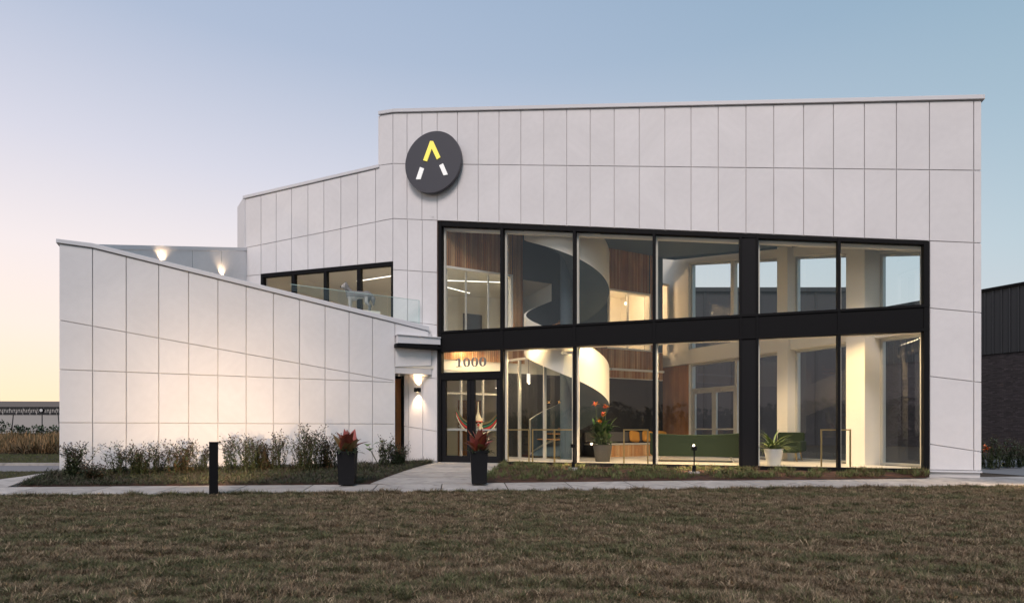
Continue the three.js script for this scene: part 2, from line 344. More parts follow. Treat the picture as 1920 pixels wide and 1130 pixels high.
// --- circular sign
{
  const [su, sy] = M.at(817, 309.5), w = M.world(su, sy, .03), r = .93;
  const s = thing('round_sign', 'round charcoal sign with yellow and white letter A high on white facade', 'sign', w, M.turn);
  mesh('disc', new THREE.CylinderGeometry(r, r, .13, 96).rotateX(Math.PI / 2).translate(0, 0, .135), std(.062, .062, .075, .5), s);
  mesh('standoff', [[-.5, -.4], [.5, -.4], [-.5, .4], [.5, .4]].map(([x, y]) => rod([x, y, -.03], [x, y, .08], .03)), capMat, s);
  const P = (x, y) => { const [u, v] = M.at(740 + x / 7.0625, 230 + y / 7.0625); return [(u - su) * 1.0, v - sy]; };
  const yellow = [[515, 292], [553, 294], [648, 502], [602, 532], [534, 388], [473, 557], [424, 543]].map(q => P(...q));
  const white1 = [[383, 632], [434, 652], [388, 790], [329, 792]].map(q => P(...q)), white2 = [[634, 612], [683, 586], [745, 730], [690, 740]].map(q => P(...q));
  mesh('yellow_chevron', poly(yellow, .2, .225), (() => { const m = std(.85, .72, .12, .5); m.emissive.setRGB(.80, .68, .12); m.emissiveIntensity = .55; return m; })(), s);
  const wm = std(.85, .85, .83, .5); wm.emissive.setRGB(.8, .8, .78); wm.emissiveIntensity = .4;
  mesh('white_stroke', poly(white1, .2, .225), wm, s); mesh('white_stroke', poly(white2, .2, .225), wm, s);
}
// --- street number on the glass over the doors
{
  const font = await new FontLoader().loadAsync('fonts/droid/droid_serif_bold.typeface.json');
  const [a, y0] = M.at(853, 688), b = M.u(911), g = new TextGeometry('1000', { font, size: .27, depth: .012, curveSegments: 5 });
  g.computeBoundingBox(); const bb = g.boundingBox; g.translate(-bb.min.x, -bb.min.y, 0).scale((b - a) / (bb.max.x - bb.min.x), 1, 1);
  single('street_number', g, std(.20, .205, .205, .5), 'grey numerals 1000 on the glass above the entrance doors', 'numerals', M.world(a, y0, -.046), M.turn);
}
// --- upper front left of the fold
const uw = U.group('upper_wall', building);
const uCols = [461, 489.6, 518, 546.8, 577.6, 607.5, 639.4, 671, 704.5, 737].map(x => U.u(x));
const uTop = line(U, [461, 373], [712, 315.4]), uJ = line(U, [464.5, 464], [737, 410]), uHead = line(U, [490, 514], [737, 490.5]), tTop = line(U, [712, 216.6], [737, 212.5]), tJ = line(U, [714, 310], [737, 307]);
panels(uw, U, uCols.slice(0, 9), [uTop, uJ]);
{ const a = uCols[8], b = uCols[9], m = U.u(712); mesh('panel', poly(inset([[a, uJ(a)], [b, uJ(b)], [b, tJ(b)], [m, tJ(m)], [a, uTop(a)]], GAP / 2), 0, TH, .004), panelMat(), uw);
  mesh('panel', poly(inset([[m, tJ(m)], [b, tJ(b)], [b, tTop(b)], [m, tTop(m)]], GAP / 2), 0, TH, .004), panelMat(), uw); }
panels(uw, U, uCols.slice(1), [uJ, uHead]);
panels(uw, U, uCols.slice(0, 2), [uJ, line(U, [461, 517.5], [490, 515]), flat(3.9)]);
{
  const a = uCols[0], m = U.u(712), e = uCols[9], w0 = uCols[1];
  mesh('backing', [poly([[a + .02, uJ(a)], [e, uJ(e)], [e, tTop(e)], [m + .02, tTop(m)], [m + .02, uTop(m)], [a + .02, uTop(a)]], -.3, -.012),
    poly([[w0, uHead(w0)], [e, uHead(e)], [e, uJ(e)], [w0, uJ(w0)]], -.3, -.012), poly([[a + .02, 0], [w0 - .01, 0], [w0 - .01, uJ(w0)], [a + .02, uJ(a)]], -.3, -.012), bx(w0 - .01, e, 0, 3.98, -.3, -.012)], backing, uw);
  const capU = line(U, [447, 370.3], [712, 309]); const aL = U.u(448);
  mesh('parapet_cap', poly([[a - .1, uTop(a - .1) + .01], [m, uTop(m) + .01], [m, capU(m)], [a - .1, capU(a - .1)]], -.4, .06, .006), capMat, uw);
  const capT = line(U, [711, 210], [737, 206]);
  mesh('parapet_cap', poly([[m - .02, tTop(m) + .01], [e, tTop(e) + .01], [e, capT(e)], [m - .02, capT(m - .02)]], -.4, .07, .006), capMat, uw);
  // return walls that run back from the left ends
  const ret = (u, y0, y1, len, ang, rise) => poly([[0, y0], [len, y0], [len, y1 + rise], [0, y1]], -.08, 0).applyMatrix4(new THREE.Matrix4().makeRotationY(ang)).translate(u, 0, -.02);
  mesh('side_return', ret(a + .01, 0, uTop(a) + .1, 1.9, Math.PI * .79, .22), panelMats[1], uw);
  mesh('side_return', ret(m + .01, uTop(m) - .2, tTop(m), 4, Math.PI * .5, -.3), panelMats[1], uw);
  // ribbon window
  const win = part('ribbon_window', uw), hb = 4.0, gh = u => uHead(u) - .13;
  mesh('frame', [poly([[w0, gh(w0)], [e, gh(e)], [e, uHead(e)], [w0, uHead(w0)]], -.1, .04, .004), bx(w0, w0 + .12, hb, gh(w0), -.1, .035), bx(e - .06, e - .005, hb, gh(e), -.1, .035)], black, win);
  const mu = [[547, 553], [607.5, 613], [670, 676.5]].map(q => q.map(x => U.u(x)));
  for (const [p, q] of mu) mesh('mullion', poly([[p, hb], [q, hb], [q, gh(q)], [p, gh(p)]], -.1, .035), black, win);
  const ed = [w0 + .12, ...mu.flat(), e - .06];
  for (let i = 0; i < 8; i += 2) mesh('pane', poly([[ed[i], hb], [ed[i + 1], hb], [ed[i + 1], gh(ed[i + 1])], [ed[i], gh(ed[i])]], -.05, -.05), glass, win);
}
// --- low wing L
const lw = L.group('wing_wall', building);
const lPx = [110, 173, 236, 297, 353, 408, 461, 512, 561, 609, 654, 698, 740], lCols = lPx.map(x => L.u(x));
const lTop = line(L, [170, 465], [740, 605.5]), lTopPts = px => px < 173 ? L.y(px, lerp(457, 465.5, (px - 110) / 63)) : null;
const lJ3 = line(L, [110, 600], [740, 714]), lJ2 = flat((L.y(110, 693.5) + L.y(740, 716)) / 2), lJ1 = flat((L.y(110, 792) + L.y(740, 795)) / 2);
const lT = u => u < lCols[1] ? lerp(L.y(110, 457), lTop(lCols[1]), (u - lCols[0]) / (lCols[1] - lCols[0])) : lTop(u);
panels(lw, L, lCols, [lT, u => Math.max(lJ3(u), lJ2(u) + .02), lJ2, lJ1, flat(.05)]);
{
  const a = lCols[0], b = lCols[12], m = lCols[1], z = L.u(803);
  mesh('backing', poly([[a + .02, -.25], [b - .02, -.25], [b - .02, lT(b) - .02], [m, lT(m) - .02], [a + .02, lT(a) - .02]], -.3, -.012), backing, lw);
  const ct = line(L, [170, 456], [740, 596.5]), cT = u => u < m ? lerp(L.y(110, 449), ct(m), (u - a) / (m - a)) : ct(u);
  mesh('parapet_cap', poly([[a - .05, lT(a) + .01], [m, lT(m) + .01], [z, lTop(z) + .01], [z, ct(z)], [m, ct(m)], [a - .05, cT(a)]], -.42, .06, .006), capMat, lw);
  mesh('base_trim', bx(a, b, .0, .035, -.02, .05), capMat, lw);
  // beam over the recess: upper panel, ledge, hood and lintel
  mesh('panel', poly(inset([[b, L.y(740, 628.5)], [z, L.y(803, 631)], [z, lTop(z)], [b, lTop(b)]], GAP / 2), 0, TH, .004), panelMat(), lw);
  mesh('backing', poly([[b, 2.7], [L.u(809), 2.7], [L.u(809), lTop(z) - .05], [b, lTop(b) - .05]], -.25, -.012), backing, lw);
  const e = L.u(815);
  mesh('panel', poly(inset([[b, L.y(740, 688)], [L.u(808), L.y(808, 686.5)], [L.u(808), L.y(808, 650)], [b, L.y(740, 650)]], .01), 0, TH, .004), panelMats[1], lw);
  mesh('end_panel', bx(b - .03, b, .04, L.y(740, 688), -.3, TH - .002), panelMats[3], lw);
  const hy = L.y(740, 646), hood = part('entrance_hood', building); hood.position.copy(lw.position); hood.rotation.copy(lw.rotation);
  mesh('fascia', poly([[b + .02, hy + .02], [e + .1, hy + .06], [e + .1, hy + .26], [b + .02, hy + .26]], .02, .24, .006), capMat, hood);
  mesh('soffit', bx(b - .03, e + .08, hy - .09, hy + .005, .0, .28), black, hood);
  mesh('flashing', bx(b, e + .1, hy + .26, hy + .285, .0, .28), capMat, hood);
  // recess ceiling, end wall of the wing
  mesh('recess_ceiling', poly([[b, 0], [e, 0], [b - 1.4, -2.4]], 0, .1).rotateX(Math.PI / 2).scale(1, 1, -1).scale(1, 1, -1).translate(0, L.y(740, 688) + .1, -.0), plaster, lw);
}
{ // wing end facing the recess
  const p = L.world(lCols[12], 0, -.3), g = part('wing_end_wall', building); g.position.set(...p); g.rotation.y = M.turn;
  mesh('panel', poly([[-3.5, 0], [0, 0], [0, 3.3], [-3.5, 3.3]], -.05, 0), panelMats[2], g);
}
// --- far parapet of the wing, its inner face lit by two washers
const lEnd = L.world(lCols[0], 0, 0), uLeft = U.world(uCols[0], 0, 0);
const W = new Plane(lEnd[0], -lEnd[2], uLeft[0] - lEnd[0], -uLeft[2] + lEnd[2]);
const ww = W.group('terrace_wall', building), wLen = Math.hypot(uLeft[0] - lEnd[0], uLeft[2] - lEnd[2]);
{
  const wTop = line(W, [179, 465], [464, 471]), wCap = line(W, [179, 458], [464, 464.5]);
  const a = .35, b = wLen - .02, ya = Math.min(wTop(a), lT(lCols[0]) - .02);
  for (let i = 0; i < 5; i++) { const p = lerp(a, b, i / 5), q = lerp(a, b, (i + 1) / 5); mesh('panel', poly(inset([[p, 3.2], [q, 3.2], [q, wTop(q)], [p, i ? wTop(p) : ya]], .008), 0, .03, .004), panelMats[i % 5], ww); }
  mesh('backing', poly([[a, 0], [b, 0], [b, wTop(b)], [a, ya]], -.06, -.01), panelMats[2], ww);
  mesh('parapet_cap', poly([[a, ya + .01], [b, wTop(b) + .01], [b, wCap(b)], [a, Math.max(ya + .06, wCap(a))]], -.08, .05), capMat, ww);
}
function washer(px, py, label, k) {
  const [u, y] = W.at(px, py), w = W.world(u, y, .03), s = thing('wall_washer', label, 'wall light', w, W.turn, 'terrace wall lights');
  mesh('body', new RoundedBoxGeometry(.16, .16, .1, 2, .01).translate(0, 0, .05), black, s);
  mesh('lens', new THREE.CircleGeometry(.035, 20).rotateX(-Math.PI / 2).translate(0, .083, .055), glow(1, .7, .4, 6), s);
  const l = new THREE.SpotLight(warm, k * .6, 6, 1.0, 1, 2); l.position.set(0, .1, .07); l.target.position.set(0, 1.2, -.02); l.castShadow = true; l.shadow.radius = 1.5; s.add(l, l.target);
}
washer(300, 497, 'small black light washing the terrace wall, nearer the wing corner', 5);
washer(413, 523, 'small black light washing the terrace wall, nearer the upper facade', 3.5);
// terrace deck
mesh('terrace_deck', slab([L.world(lCols[0] + .3, 3.9, -.35), L.world(lCols[12] - .1, 3.9, -.35), L.world(L.u(800), 3.9, -.3), M.world(.05, 3.9, 0), U.world(uCols[0], 3.9, 0)], .2), concretes[0], building);
// glass rail along the wing
{
  const g = thing('glass_rail', 'frameless clear glass balustrade along the sloping terrace parapet', 'balustrade', [L.X, 0, -L.Z], L.turn);
  const P = new Plane(...(() => { const w = L.world(0, 0, -.2); return [w[0], -w[2]]; })(), L.dX, L.dZ), px = [544, 603, 664, 726, 786], top = line(P, [544, 533], [786, 563.5]), bot = line(P, [540, 535], [786, 600]);
  for (let i = 0; i < 4; i++) { const a = P.u(px[i]) + .006, b = P.u(px[i + 1]) - .006;
    mesh('glass_panel', poly([[a, bot(a) - .12], [b, bot(b) - .12], [b, top(b)], [a, top(a)]], -.2, -.2), railGlass, g);
    mesh('top_edge', poly([[a, top(a)], [b, top(b)], [b, top(b) + .012], [a, top(a) + .012]], -.207, -.193), std(.45, .62, .58, .2), g); }
  const b = P.u(786); mesh('end_edge', bx(b - .012, b, bot(b) - .12, top(b), -.208, -.192), std(.35, .55, .52, .2), g);
}
// --- up-and-down sconce in the recess
{
  const [u, y] = M.at(785, 731), s = thing('wall_sconce', 'small black up and down light on white wall beside entrance', 'wall light', M.world(u, y, .03), M.turn);
  mesh('body', new RoundedBoxGeometry(.19, .13, .12, 2, .008).translate(0, 0, .065), black, s);
  for (const d of [1, -1]) {
    mesh('lens', new THREE.CircleGeometry(.035, 20).rotateX(-d * Math.PI / 2).translate(0, d * .067, .065), glow(1, .72, .42, 8), s);
    const l = new THREE.SpotLight(warm, 6.5, 5, .75, 1, 2); l.position.set(0, d * .085, .075); l.target.position.set(0, d * 1.4, .0); l.castShadow = true; l.shadow.radius = 1.5; s.add(l, l.target);
  }
}

// ------------------------------------------------------------------ interior shell
const uBR = L.u(1243), ceilB = 7.58, kC = .18;                 // ceiling falls away from the timber wall
const distB = (x, z) => (x - L.X) * L.dZ + (-z - L.Z) * -L.dX; // distance in front of the timber wall
const ceilAt = (x, z) => ceilB - kC * distB(x, z);
const corner = M.world(uEnd - .25, 0, -.2), brC = L.world(uBR, 0, 0), jC = L.world(0, 0, 0), mJ = M.world(uL, 0, -.16);
const triangle = [[...mJ], [...corner], [...brC], L.world(-.2, 0, 0)];
mesh('floor', slab(triangle.map(p => [p[0], .058, p[2]]), .3), floorMat, building);
mesh('ceiling', slab([mJ, corner, L.world(uBR + .6, 0, 0), L.world(uBR, 0, -.3), L.world(-.2, 0, -.3)].map(p => [p[0], ceilAt(p[0], p[2]) + .25, p[2]]), .25), slate, building);
{ const c = [mJ, corner, L.world(uBR, 0, 0), L.world(-.2, 0, 0)].map(p => [p[0], ceilAt(p[0], p[2]) - .004, p[2]]); mesh('ceiling', sheet(c), slate, building); }
// timber wall B: pieces around the openings
const bw = L.group('timber_wall', building);
{
  const b = px => L.u(px), top = ceilB + .2, o1 = [b(832), b(958)], o2 = [b(1141), b(1217)], hd = 6.06, sl0 = 3.95;
  const nich = [[981, 493], [1034, 502], [1034, 604], [981, 610]].map(q => L.at(...q));
  const n0 = nich[0][0], n1 = nich[1][0], nt = 6.0, nb = 4.1;
  const D0 = -.25;
  // walls (structure behind the cladding)
  mesh('wall', [bx(0, o1[0], sl0, top, D0, 0), bx(o1[0], o1[1], hd, top, D0, 0), bx(o1[1], b(980), sl0, top, D0, 0), bx(b(980), n0, sl0, top, D0, 0), bx(n0, n1, nt, top, D0, 0), bx(n0, n1, sl0, nb, D0, 0), bx(n1, o2[0], sl0, top, D0, 0),
    bx(o2[0], o2[1], hd, top, D0, 0), bx(o2[1], uBR, sl0, top, D0, 0)], slate, bw);
  mesh('wall', [bx(b(945), uBR, 0, 2.87, D0, 0)], dark, bw);
  mesh('wall', [bx(0, uBR, 2.87, sl0, D0, -.002)], plaster, bw);
  mesh('floor_edge', bx(b(1145), uBR, 3.17, 3.24, 0, .09), plaster, bw);
  // vertical timber slats
  const slats = (a, c, y0, y1, name = 'timber_slats') => { const by = [[], [], [], []]; for (let u = a; u < c - .05; u += .075) by[Math.floor(rnd() * 4)].push(bx(u, u + .058, typeof y0 === 'function' ? y0(u) : y0, y1, .004, .035 + rnd() * .006));
    by.forEach((g, i) => { if (g.length) { const m = mesh(name, g, woods[i], bw); m.userData.kind = 'stuff'; } }); };
  slats(.02, o1[0], sl0, ceilB); slats(o1[0], o1[1] + .03, hd + .06, ceilB); slats(o1[1] + .06, b(980), sl0, ceilB);
  slats(b(1138), o2[1] + .02, hd + .06, ceilB); slats(o2[1] + .05, b(1226), sl0, ceilB);
  slats(.02, b(985), 3.2, sl0); slats(b(1100), uBR, 2.9, 3.16); slats(b(1100), uBR, 3.25, sl0 - .02);
  // internal windows
  for (const [p, q] of [o1, o2]) {
    const w = part('internal_window', bw);
    mesh('frame', [bx(p, q, hd - .02, hd + .05, -.2, .06), bx(p - .05, p + .02, sl0, hd + .05, -.2, .058), bx(q - .02, q + .05, sl0, hd + .05, -.2, .058), bx(p, q, sl0, sl0 + .05, -.2, .06)], plaster, w);
    const n = p === o1[0] ? 3 : 2; for (let i = 1; i < n; i++) { const c = lerp(p, q, i / n); mesh('mullion', bx(c - .02, c + .02, sl0 + .05, hd - .02, -.14, -.06), alu, w); }
    for (let i = 0; i < n; i++) { const c0 = lerp(p, q, i / n) + .02, c1 = lerp(p, q, (i + 1) / n) - .02; mesh('pane', poly([[c0, sl0 + .05], [c1, sl0 + .05], [c1, hd - .02], [c0, hd - .02]], -.1, -.1), clearGlass, w); }
  }
  // faceted white niche
  const nv = part('niche', bw), q3 = (a, c, d, e) => { const p = [...a, ...c, ...d, ...a, ...d, ...e], g = new THREE.BufferGeometry(); g.setAttribute('position', new THREE.Float32BufferAttribute(p, 3)); g.computeVertexNormals(); return g; };
  const f = [[n0, nb, .01], [n1, nb + .1, .01], [n1, nt, .01], [n0, nt, .01]], k = [[n0 - .1, nb + .25, -1.0], [n0 + .45, nb + .45, -1.0], [n0 + .55, nt - .35, -1.0], [n0 - .1, nt - .35, -1.0]];
  mesh('reveal', [q3(f[1], k[1], k[2], f[2]), q3(f[3], f[2], k[2], k[3]), q3(f[0], k[0], k[1], f[1]), q3(f[0], f[3], k[3], k[0])], plaster, nv); mesh('back', q3(...k), plaster, nv);
  // ground-floor glazed screen and corridor behind it
  const sc = part('glazed_screen', bw), c0 = .05, c1 = b(945);
  const verts = [c0, b(864), b(905), c1 - .06]; for (const v of verts) mesh('post', bx(v, v + .055, .06, 2.87, -.1, 0), alu, sc);
  for (const y of [.06, 1.0, 2.12, 2.8]) mesh('rail', bx(c0, c1, y, y + .06, -.098, -.004), alu, sc);
  for (let i = 0; i < 3; i++) mesh('pane', poly([[verts[i] + .055, .12], [verts[i + 1], .12], [verts[i + 1], 2.8], [verts[i] + .055, 2.8]], -.05, -.05), clearGlass, sc);
  mesh('corridor', [bx(-.2, c1 + .6, 0, .05, -3, -.25), bx(-.2, c1 + .6, 2.88, 2.95, -3, -.25), bx(-.2, c1 + .6, 0, 2.9, -3.1, -3), bx(c1 + .6, c1 + .7, 0, 2.9, -3, -.25)], plaster, bw);
  for (const d of [.4, 2.0]) mesh('corridor_door', bx(d, d + 1.0, .05, 2.1, -2.995, -2.94), woods[3], bw);
}
// meeting room behind the upper windows
{
  const P = [L.world(0, 0, -.26), L.world(5.6, 0, -.26), L.world(5.6, 0, -6.5), U.world(uCols[0] + .1, 0, -5), U.world(uCols[0] + .1, 0, -.32), M.world(.02, 0, -.32)];
  const room = part('meeting_room', building);
  mesh('floor', slab(P.map(p => [p[0], 3.95, p[2]]), .1), floorMat, room); mesh('ceiling', slab(P.map(p => [p[0], 6.95, p[2]]), .1), plaster, room);
  for (let i = 1; i < 4; i++) { const a = P[i], c = P[i + 1]; mesh('wall', bar([a[0], 5.4, a[2]], [c[0], 5.4, c[2]], .1, 3.1), plaster, room); }
  mesh('door', bx(0, .9, 0, 2.1, 0, .03).rotateY(L.turn).translate(...L.world(3.6, 3.95, -6.3)), dark, room);
}
function tubeLight(a, b, label, k) {
  const A = new THREE.Vector3(...a), B = new THREE.Vector3(...b), len = A.distanceTo(B), s = thing('linear_light', label, 'ceiling light', a, 0, 'linear lights upstairs');
  const d = [b[0] - a[0], b[1] - a[1], b[2] - a[2]];
  mesh('housing', bar([0, .025, 0], [d[0], d[1] + .025, d[2]], .06, .03), capMat, s); mesh('diffuser', bar([0, 0, 0], d, .05, .02), glow(1, .88, .72, 2.2), s);
  const l = new THREE.RectAreaLight(new THREE.Color().setRGB(1, .86, .68), k, len, .06); l.position.set(d[0] / 2, d[1] / 2 - .03, d[2] / 2); s.add(l); l.updateMatrixWorld(); l.lookAt(s.position.x + d[0] / 2, s.position.y + d[1] / 2 - 5, s.position.z + d[2] / 2);
  const ang = Math.atan2(-d[2], d[0]); l.rotation.set(0, 0, 0); l.rotation.order = 'YXZ'; l.rotation.y = ang; l.rotation.x = -Math.PI / 2;
}
tubeLight(L.world(.3, 6.5, -1.2), L.world(2.5, 6.5, -1.0), 'linear ceiling light nearest the meeting room glass', 52);
tubeLight(L.world(.7, 6.45, -3.2), L.world(3.4, 6.45, -2.2), 'linear ceiling light slanting upward in the meeting room', 52);
tubeLight(L.world(.7, 6.42, -3.25), L.world(3.0, 6.42, -4.2), 'linear ceiling light slanting downward in the meeting room', 52);
tubeLight(U.world(U.u(615), 6.3, -1.6), U.world(U.u(735), 6.3, -1.3), 'linear ceiling light seen through the ribbon window', 6);
// small room behind the second internal window, with two bare bulbs
{
  const a = L.u(1128), c = L.u(1262), room = part('upper_room', building), w = (u, n) => { const p = L.world(u, 0, n); return p; };
  const P = [w(a, -.26), w(c, -.26), w(c, -3.2), w(a, -3.2)];
  mesh('floor', slab(P.map(p => [p[0], 3.9, p[2]]), .1), floorMat, room); mesh('ceiling', slab(P.map(p => [p[0], 6.7, p[2]]), .1), plaster, room);
  for (let i = 1; i < 4; i++) { const p = P[i], q = P[(i + 1) % 4]; mesh('wall', bar([p[0], 5.25, p[2]], [q[0], 5.25, q[2]], .1, 2.9), plaster, room); }
  for (const [px, n, lb] of [[1156, -1, 'bare bulb in the upstairs room beside the stair'], [1198, -1.2, 'bare bulb in the upstairs room farther from the stair']]) {
    const u = L.u(px + 14), s = thing('bulb', lb, 'bulb', L.world(u, 5.98, n), 0, 'bulbs upstairs');
    mesh('glass_bulb', new THREE.SphereGeometry(.06, 16, 12), glow(1, .75, .45, 5), s); mesh('cord', rod([0, .05, 0], [0, .62, 0], .008), black, s);
    const l = new THREE.PointLight(warm, 4.5, 0, 2); l.position.set(0, 0, 0); l.castShadow = true; s.add(l);
  }
}
// window wall R
const rw = R.group('window_wall', building), rx = px => R.u(px);
{
  const near = R.u(1790), far = rx(1243), yb0 = 3.49, yb1 = 4.02, T0 = -.34, T1 = 0;
  const head = line(R, [1290, 492.8], [1587, 473.9]), h3 = line(R, [1647, 474.5], [1725, 470]);
  const ops = [[rx(1292), rx(1457.5)], [rx(1488), rx(1588)], [rx(1647), rx(1727)]];
  const hd = (i, u) => i === 2 ? Math.min(h3(u), head(u)) : head(u);
  const cuts = [far, ...ops.flat(), near], w = [];
  for (let i = 0; i < cuts.length - 1; i += 2) w.push(bx(cuts[i], cuts[i + 1], 0, 8.2, T0, T1));
  ops.forEach(([a, b], i) => { w.push(poly([[a, hd(i, a)], [b, hd(i, b)], [b, 8.2], [a, 8.2]], T0, T1), bx(a, b, yb0, yb1, T0, T1 + .004)); });
  mesh('wall', w, plaster, rw);
  mesh('beam', bx(rx(1236), near, yb0, yb1 - .01, .0, .16), plaster, rw);
  for (const [pf, pc, pw] of [[1587, 1622, 1647], [1457.7, 1477, 1488]]) {   // far edge, near corner and foot of each pilaster
    let n = .1; const off = d => { const w = R.world(0, 0, d); return new Plane(w[0], -w[2], R.dX, R.dZ); };
    for (let k = 0; k < 40; k++) n += (off(n).u(pc) > rx(pw) ? -1 : 1) * .2 * Math.pow(.85, k);
    mesh('pilaster', bx(off(n).u(pf), rx(pw), 0, 7.6, .001, n), plaster, rw);
  }
  mesh('timber_lining', [...Array(22)].map((_, i) => { const a = lerp(far, rx(1292), i / 22); return bx(a + .006, lerp(far, rx(1292), (i + 1) / 22) - .006, .06, yb0 - .02, .002, .03 + rnd() * .006); }), woods[3], rw).userData.kind = 'stuff';
  const frame = (a, b, y0, yl, yr, parent) => mesh('frame', [bx(a, a + .07, y0, yl, -.24, -.1), bx(b - .07, b, y0, yr, -.24, -.1), bx(a + .07, b - .07, y0, y0 + .06, -.24, -.1), poly([[a + .07, yl - .08], [b - .07, yr - .08], [b - .07, yr], [a + .07, yl]], -.24, -.1)], alu, parent);
  ops.forEach(([a, b], i) => {
    const wu = part('upper_window', rw), wl = part('lower_window', rw);
    frame(a, b, yb1, hd(i, a), hd(i, b), wu);
    const split = i ? [a, b] : [a, rx(1371), b];
    if (!i) mesh('mullion', bx(split[1] - .07, split[1] + .07, yb1, hd(0, split[1]), -.245, -.06), plaster, wu);
    for (let k = 0; k < split.length - 1; k++) mesh('pane', poly([[split[k], yb1], [split[k + 1], yb1], [split[k + 1], hd(i, split[k + 1])], [split[k], hd(i, split[k])]], -.17, -.17), clearGlass, wu);
    frame(a, b, .06, yb0, yb0, wl);
    if (i) mesh('pane', poly([[a, .06], [b, .06], [b, yb0], [a, yb0]], -.17, -.17), clearGlass, wl);
    else {
      const d1 = rx(1377); mesh('pane', poly([[a, 2.55], [d1, 2.55], [d1, yb0], [a, yb0]], -.17, -.17), clearGlass, wl);
      mesh('pane', poly([[d1, .06], [b, .06], [b, yb0], [d1, yb0]], -.17, -.17), clearGlass, wl);
      mesh('transom', [bx(a, d1, 2.47, 2.55, -.24, -.09), bx(d1 - .05, d1 + .05, .06, yb0, -.245, -.08)], alu, wl);
      const c = (a + .07 + d1) / 2;
      for (const [p, q] of [[a + .08, c - .005], [c + .005, d1 - .06]]) {
        const d = part('terrace_door', rw);
        mesh('frame', [bx(p, p + .09, .07, 2.46, -.22, -.13), bx(q - .09, q, .07, 2.46, -.22, -.13), bx(p, q, .07, .3, -.219, -.131), bx(p, q, 2.36, 2.46, -.219, -.131)], alu, d);
        mesh('pane', poly([[p + .09, .3], [q - .09, .3], [q - .09, 2.36], [p + .09, 2.36]], -.17, -.17), clearGlass, d); mesh('push_bar', bx(p + .05, q - .05, 1.0, 1.05, -.12, -.06), alu, d); mesh('closer', bx(p + .1, p + .35, 2.37, 2.44, -.13, -.08), alu, d);
      }
    }
  });
  mesh('floor_grille', bx(rx(1500), rx(1585), .06, .075, .12, .3), alu, rw);
}
// curved stair
{
  const C = [1.73, -18.4], Ro = 1.35, pitch = 3.6, yb = f => 6.15 - pitch * f / 360, H = 1.19, st = thing('curved_stair', 'white curved ribbon staircase winding down inside the glass front', 'staircase', [C[0], .06, C[1]]);
  const f0 = -110, f1 = 600, N = 220;
  const P = (f, r, y) => [r * Math.sin(f * Math.PI / 180), y - .06, r * Math.cos(f * Math.PI / 180)];
  const strip = (A, B) => { const p = [], idx = []; for (let i = 0; i <= N; i++) { const f = lerp(f0, f1, i / N); p.push(...A(f), ...B(f)); if (i < N) idx.push(2 * i, 2 * i + 1, 2 * i + 2, 2 * i + 2, 2 * i + 1, 2 * i + 3); }
    const g = new THREE.BufferGeometry(); g.setAttribute('position', new THREE.Float32BufferAttribute(p, 3)); g.setIndex(idx); g.computeVertexNormals(); return g; };
  const yy = f => Math.max(yb(f), .07), yt = f => Math.min(yb(f) + H, 7.3);
  mesh('outer_balustrade', [strip(f => P(f, Ro, Math.min(yy(f), yt(f))), f => P(f, Ro, yt(f))), strip(f => P(f, Ro, yt(f)), f => P(f, Ro - .07, yt(f)))], plaster, st);
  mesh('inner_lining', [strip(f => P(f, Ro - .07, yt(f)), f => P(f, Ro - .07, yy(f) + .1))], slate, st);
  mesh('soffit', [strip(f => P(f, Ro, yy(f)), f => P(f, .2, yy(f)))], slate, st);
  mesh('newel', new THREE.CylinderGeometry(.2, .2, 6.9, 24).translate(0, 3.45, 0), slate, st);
  const treads = []; for (let f = f0 + 20; f < f1 - 10; f += 18) { const y = yb(f) + .12; if (y < .1) break; const a = f * Math.PI / 180, g = poly([[.2, -.03], [Ro - .08, -.17], [Ro - .08, .17], [.2, .03]], 0, .04).rotateX(-Math.PI / 2).rotateY(a - Math.PI / 2).translate(0, y + .1, 0); mesh('tread', g, woods[1], st); }
}
// glazed vestibule screen behind the entrance
{
  const a = M.world(M.u(1075), 0, -.2), b = L.world(L.u(946), 0, .03), V = new Plane(b[0], -b[2], a[0] - b[0], -a[2] + b[2]), len = Math.hypot(a[0] - b[0], a[2] - b[2]), y1 = 3.22;
  const s = thing('vestibule_screen', 'aluminium framed glass screen standing inside beside the entrance doors', 'glass screen', [V.X, 0, -V.Z], V.turn);
  const us = [0, V.u(973), V.u(1020), len - .06];
  us.forEach(u => mesh('post', bx(u, u + .06, .06, y1, -.05, .05), alu, s));
  mesh('top_rail', bx(0, len, y1, y1 + .07, -.05, .05), alu, s); mesh('bottom_rail', bx(0, len, .06, .13, -.045, .045), alu, s);
  for (let i = 0; i < 3; i++) mesh('pane', poly([[us[i] + .06, .13], [us[i + 1], .13], [us[i + 1], y1], [us[i] + .06, y1]], 0, 0), clearGlass, s);
}
// lamps of the hall: linear fittings on the back of the spandrel and over the window wall
function hallStrip(a, b, label, k, tilt) {
  const len = Math.hypot(a[0] - b[0], a[2] - b[2]), s = thing('cove_light', label, 'ceiling light', [(a[0] + b[0]) / 2, a[1], (a[2] + b[2]) / 2], Math.atan2(-(b[2] - a[2]), b[0] - a[0]), 'linear lights of the hall');
  mesh('housing', bx(-len / 2, len / 2, .006, .06, -.06, .06), capMat, s); mesh('diffuser', bx(-len / 2 + .02, len / 2 - .02, -.004, .006, -.045, .045), glow(1, .82, .56, .8), s);
  const l = new THREE.RectAreaLight(warmWhite, k, len - .04, .09); l.rotation.x = -Math.PI / 2 + tilt; l.position.set(0, -.012, 0); s.add(l);
}
hallStrip(M.world(M.u(955), 3.66, -.46), M.world(M.u(1215), 3.66, -.46), 'linear light under the spandrel in front of the stair', 150, -.25);
hallStrip(M.world(M.u(1240), 3.66, -.46), M.world(M.u(1380), 3.66, -.46), 'linear light under the spandrel above the green sofa', 420, -.3);
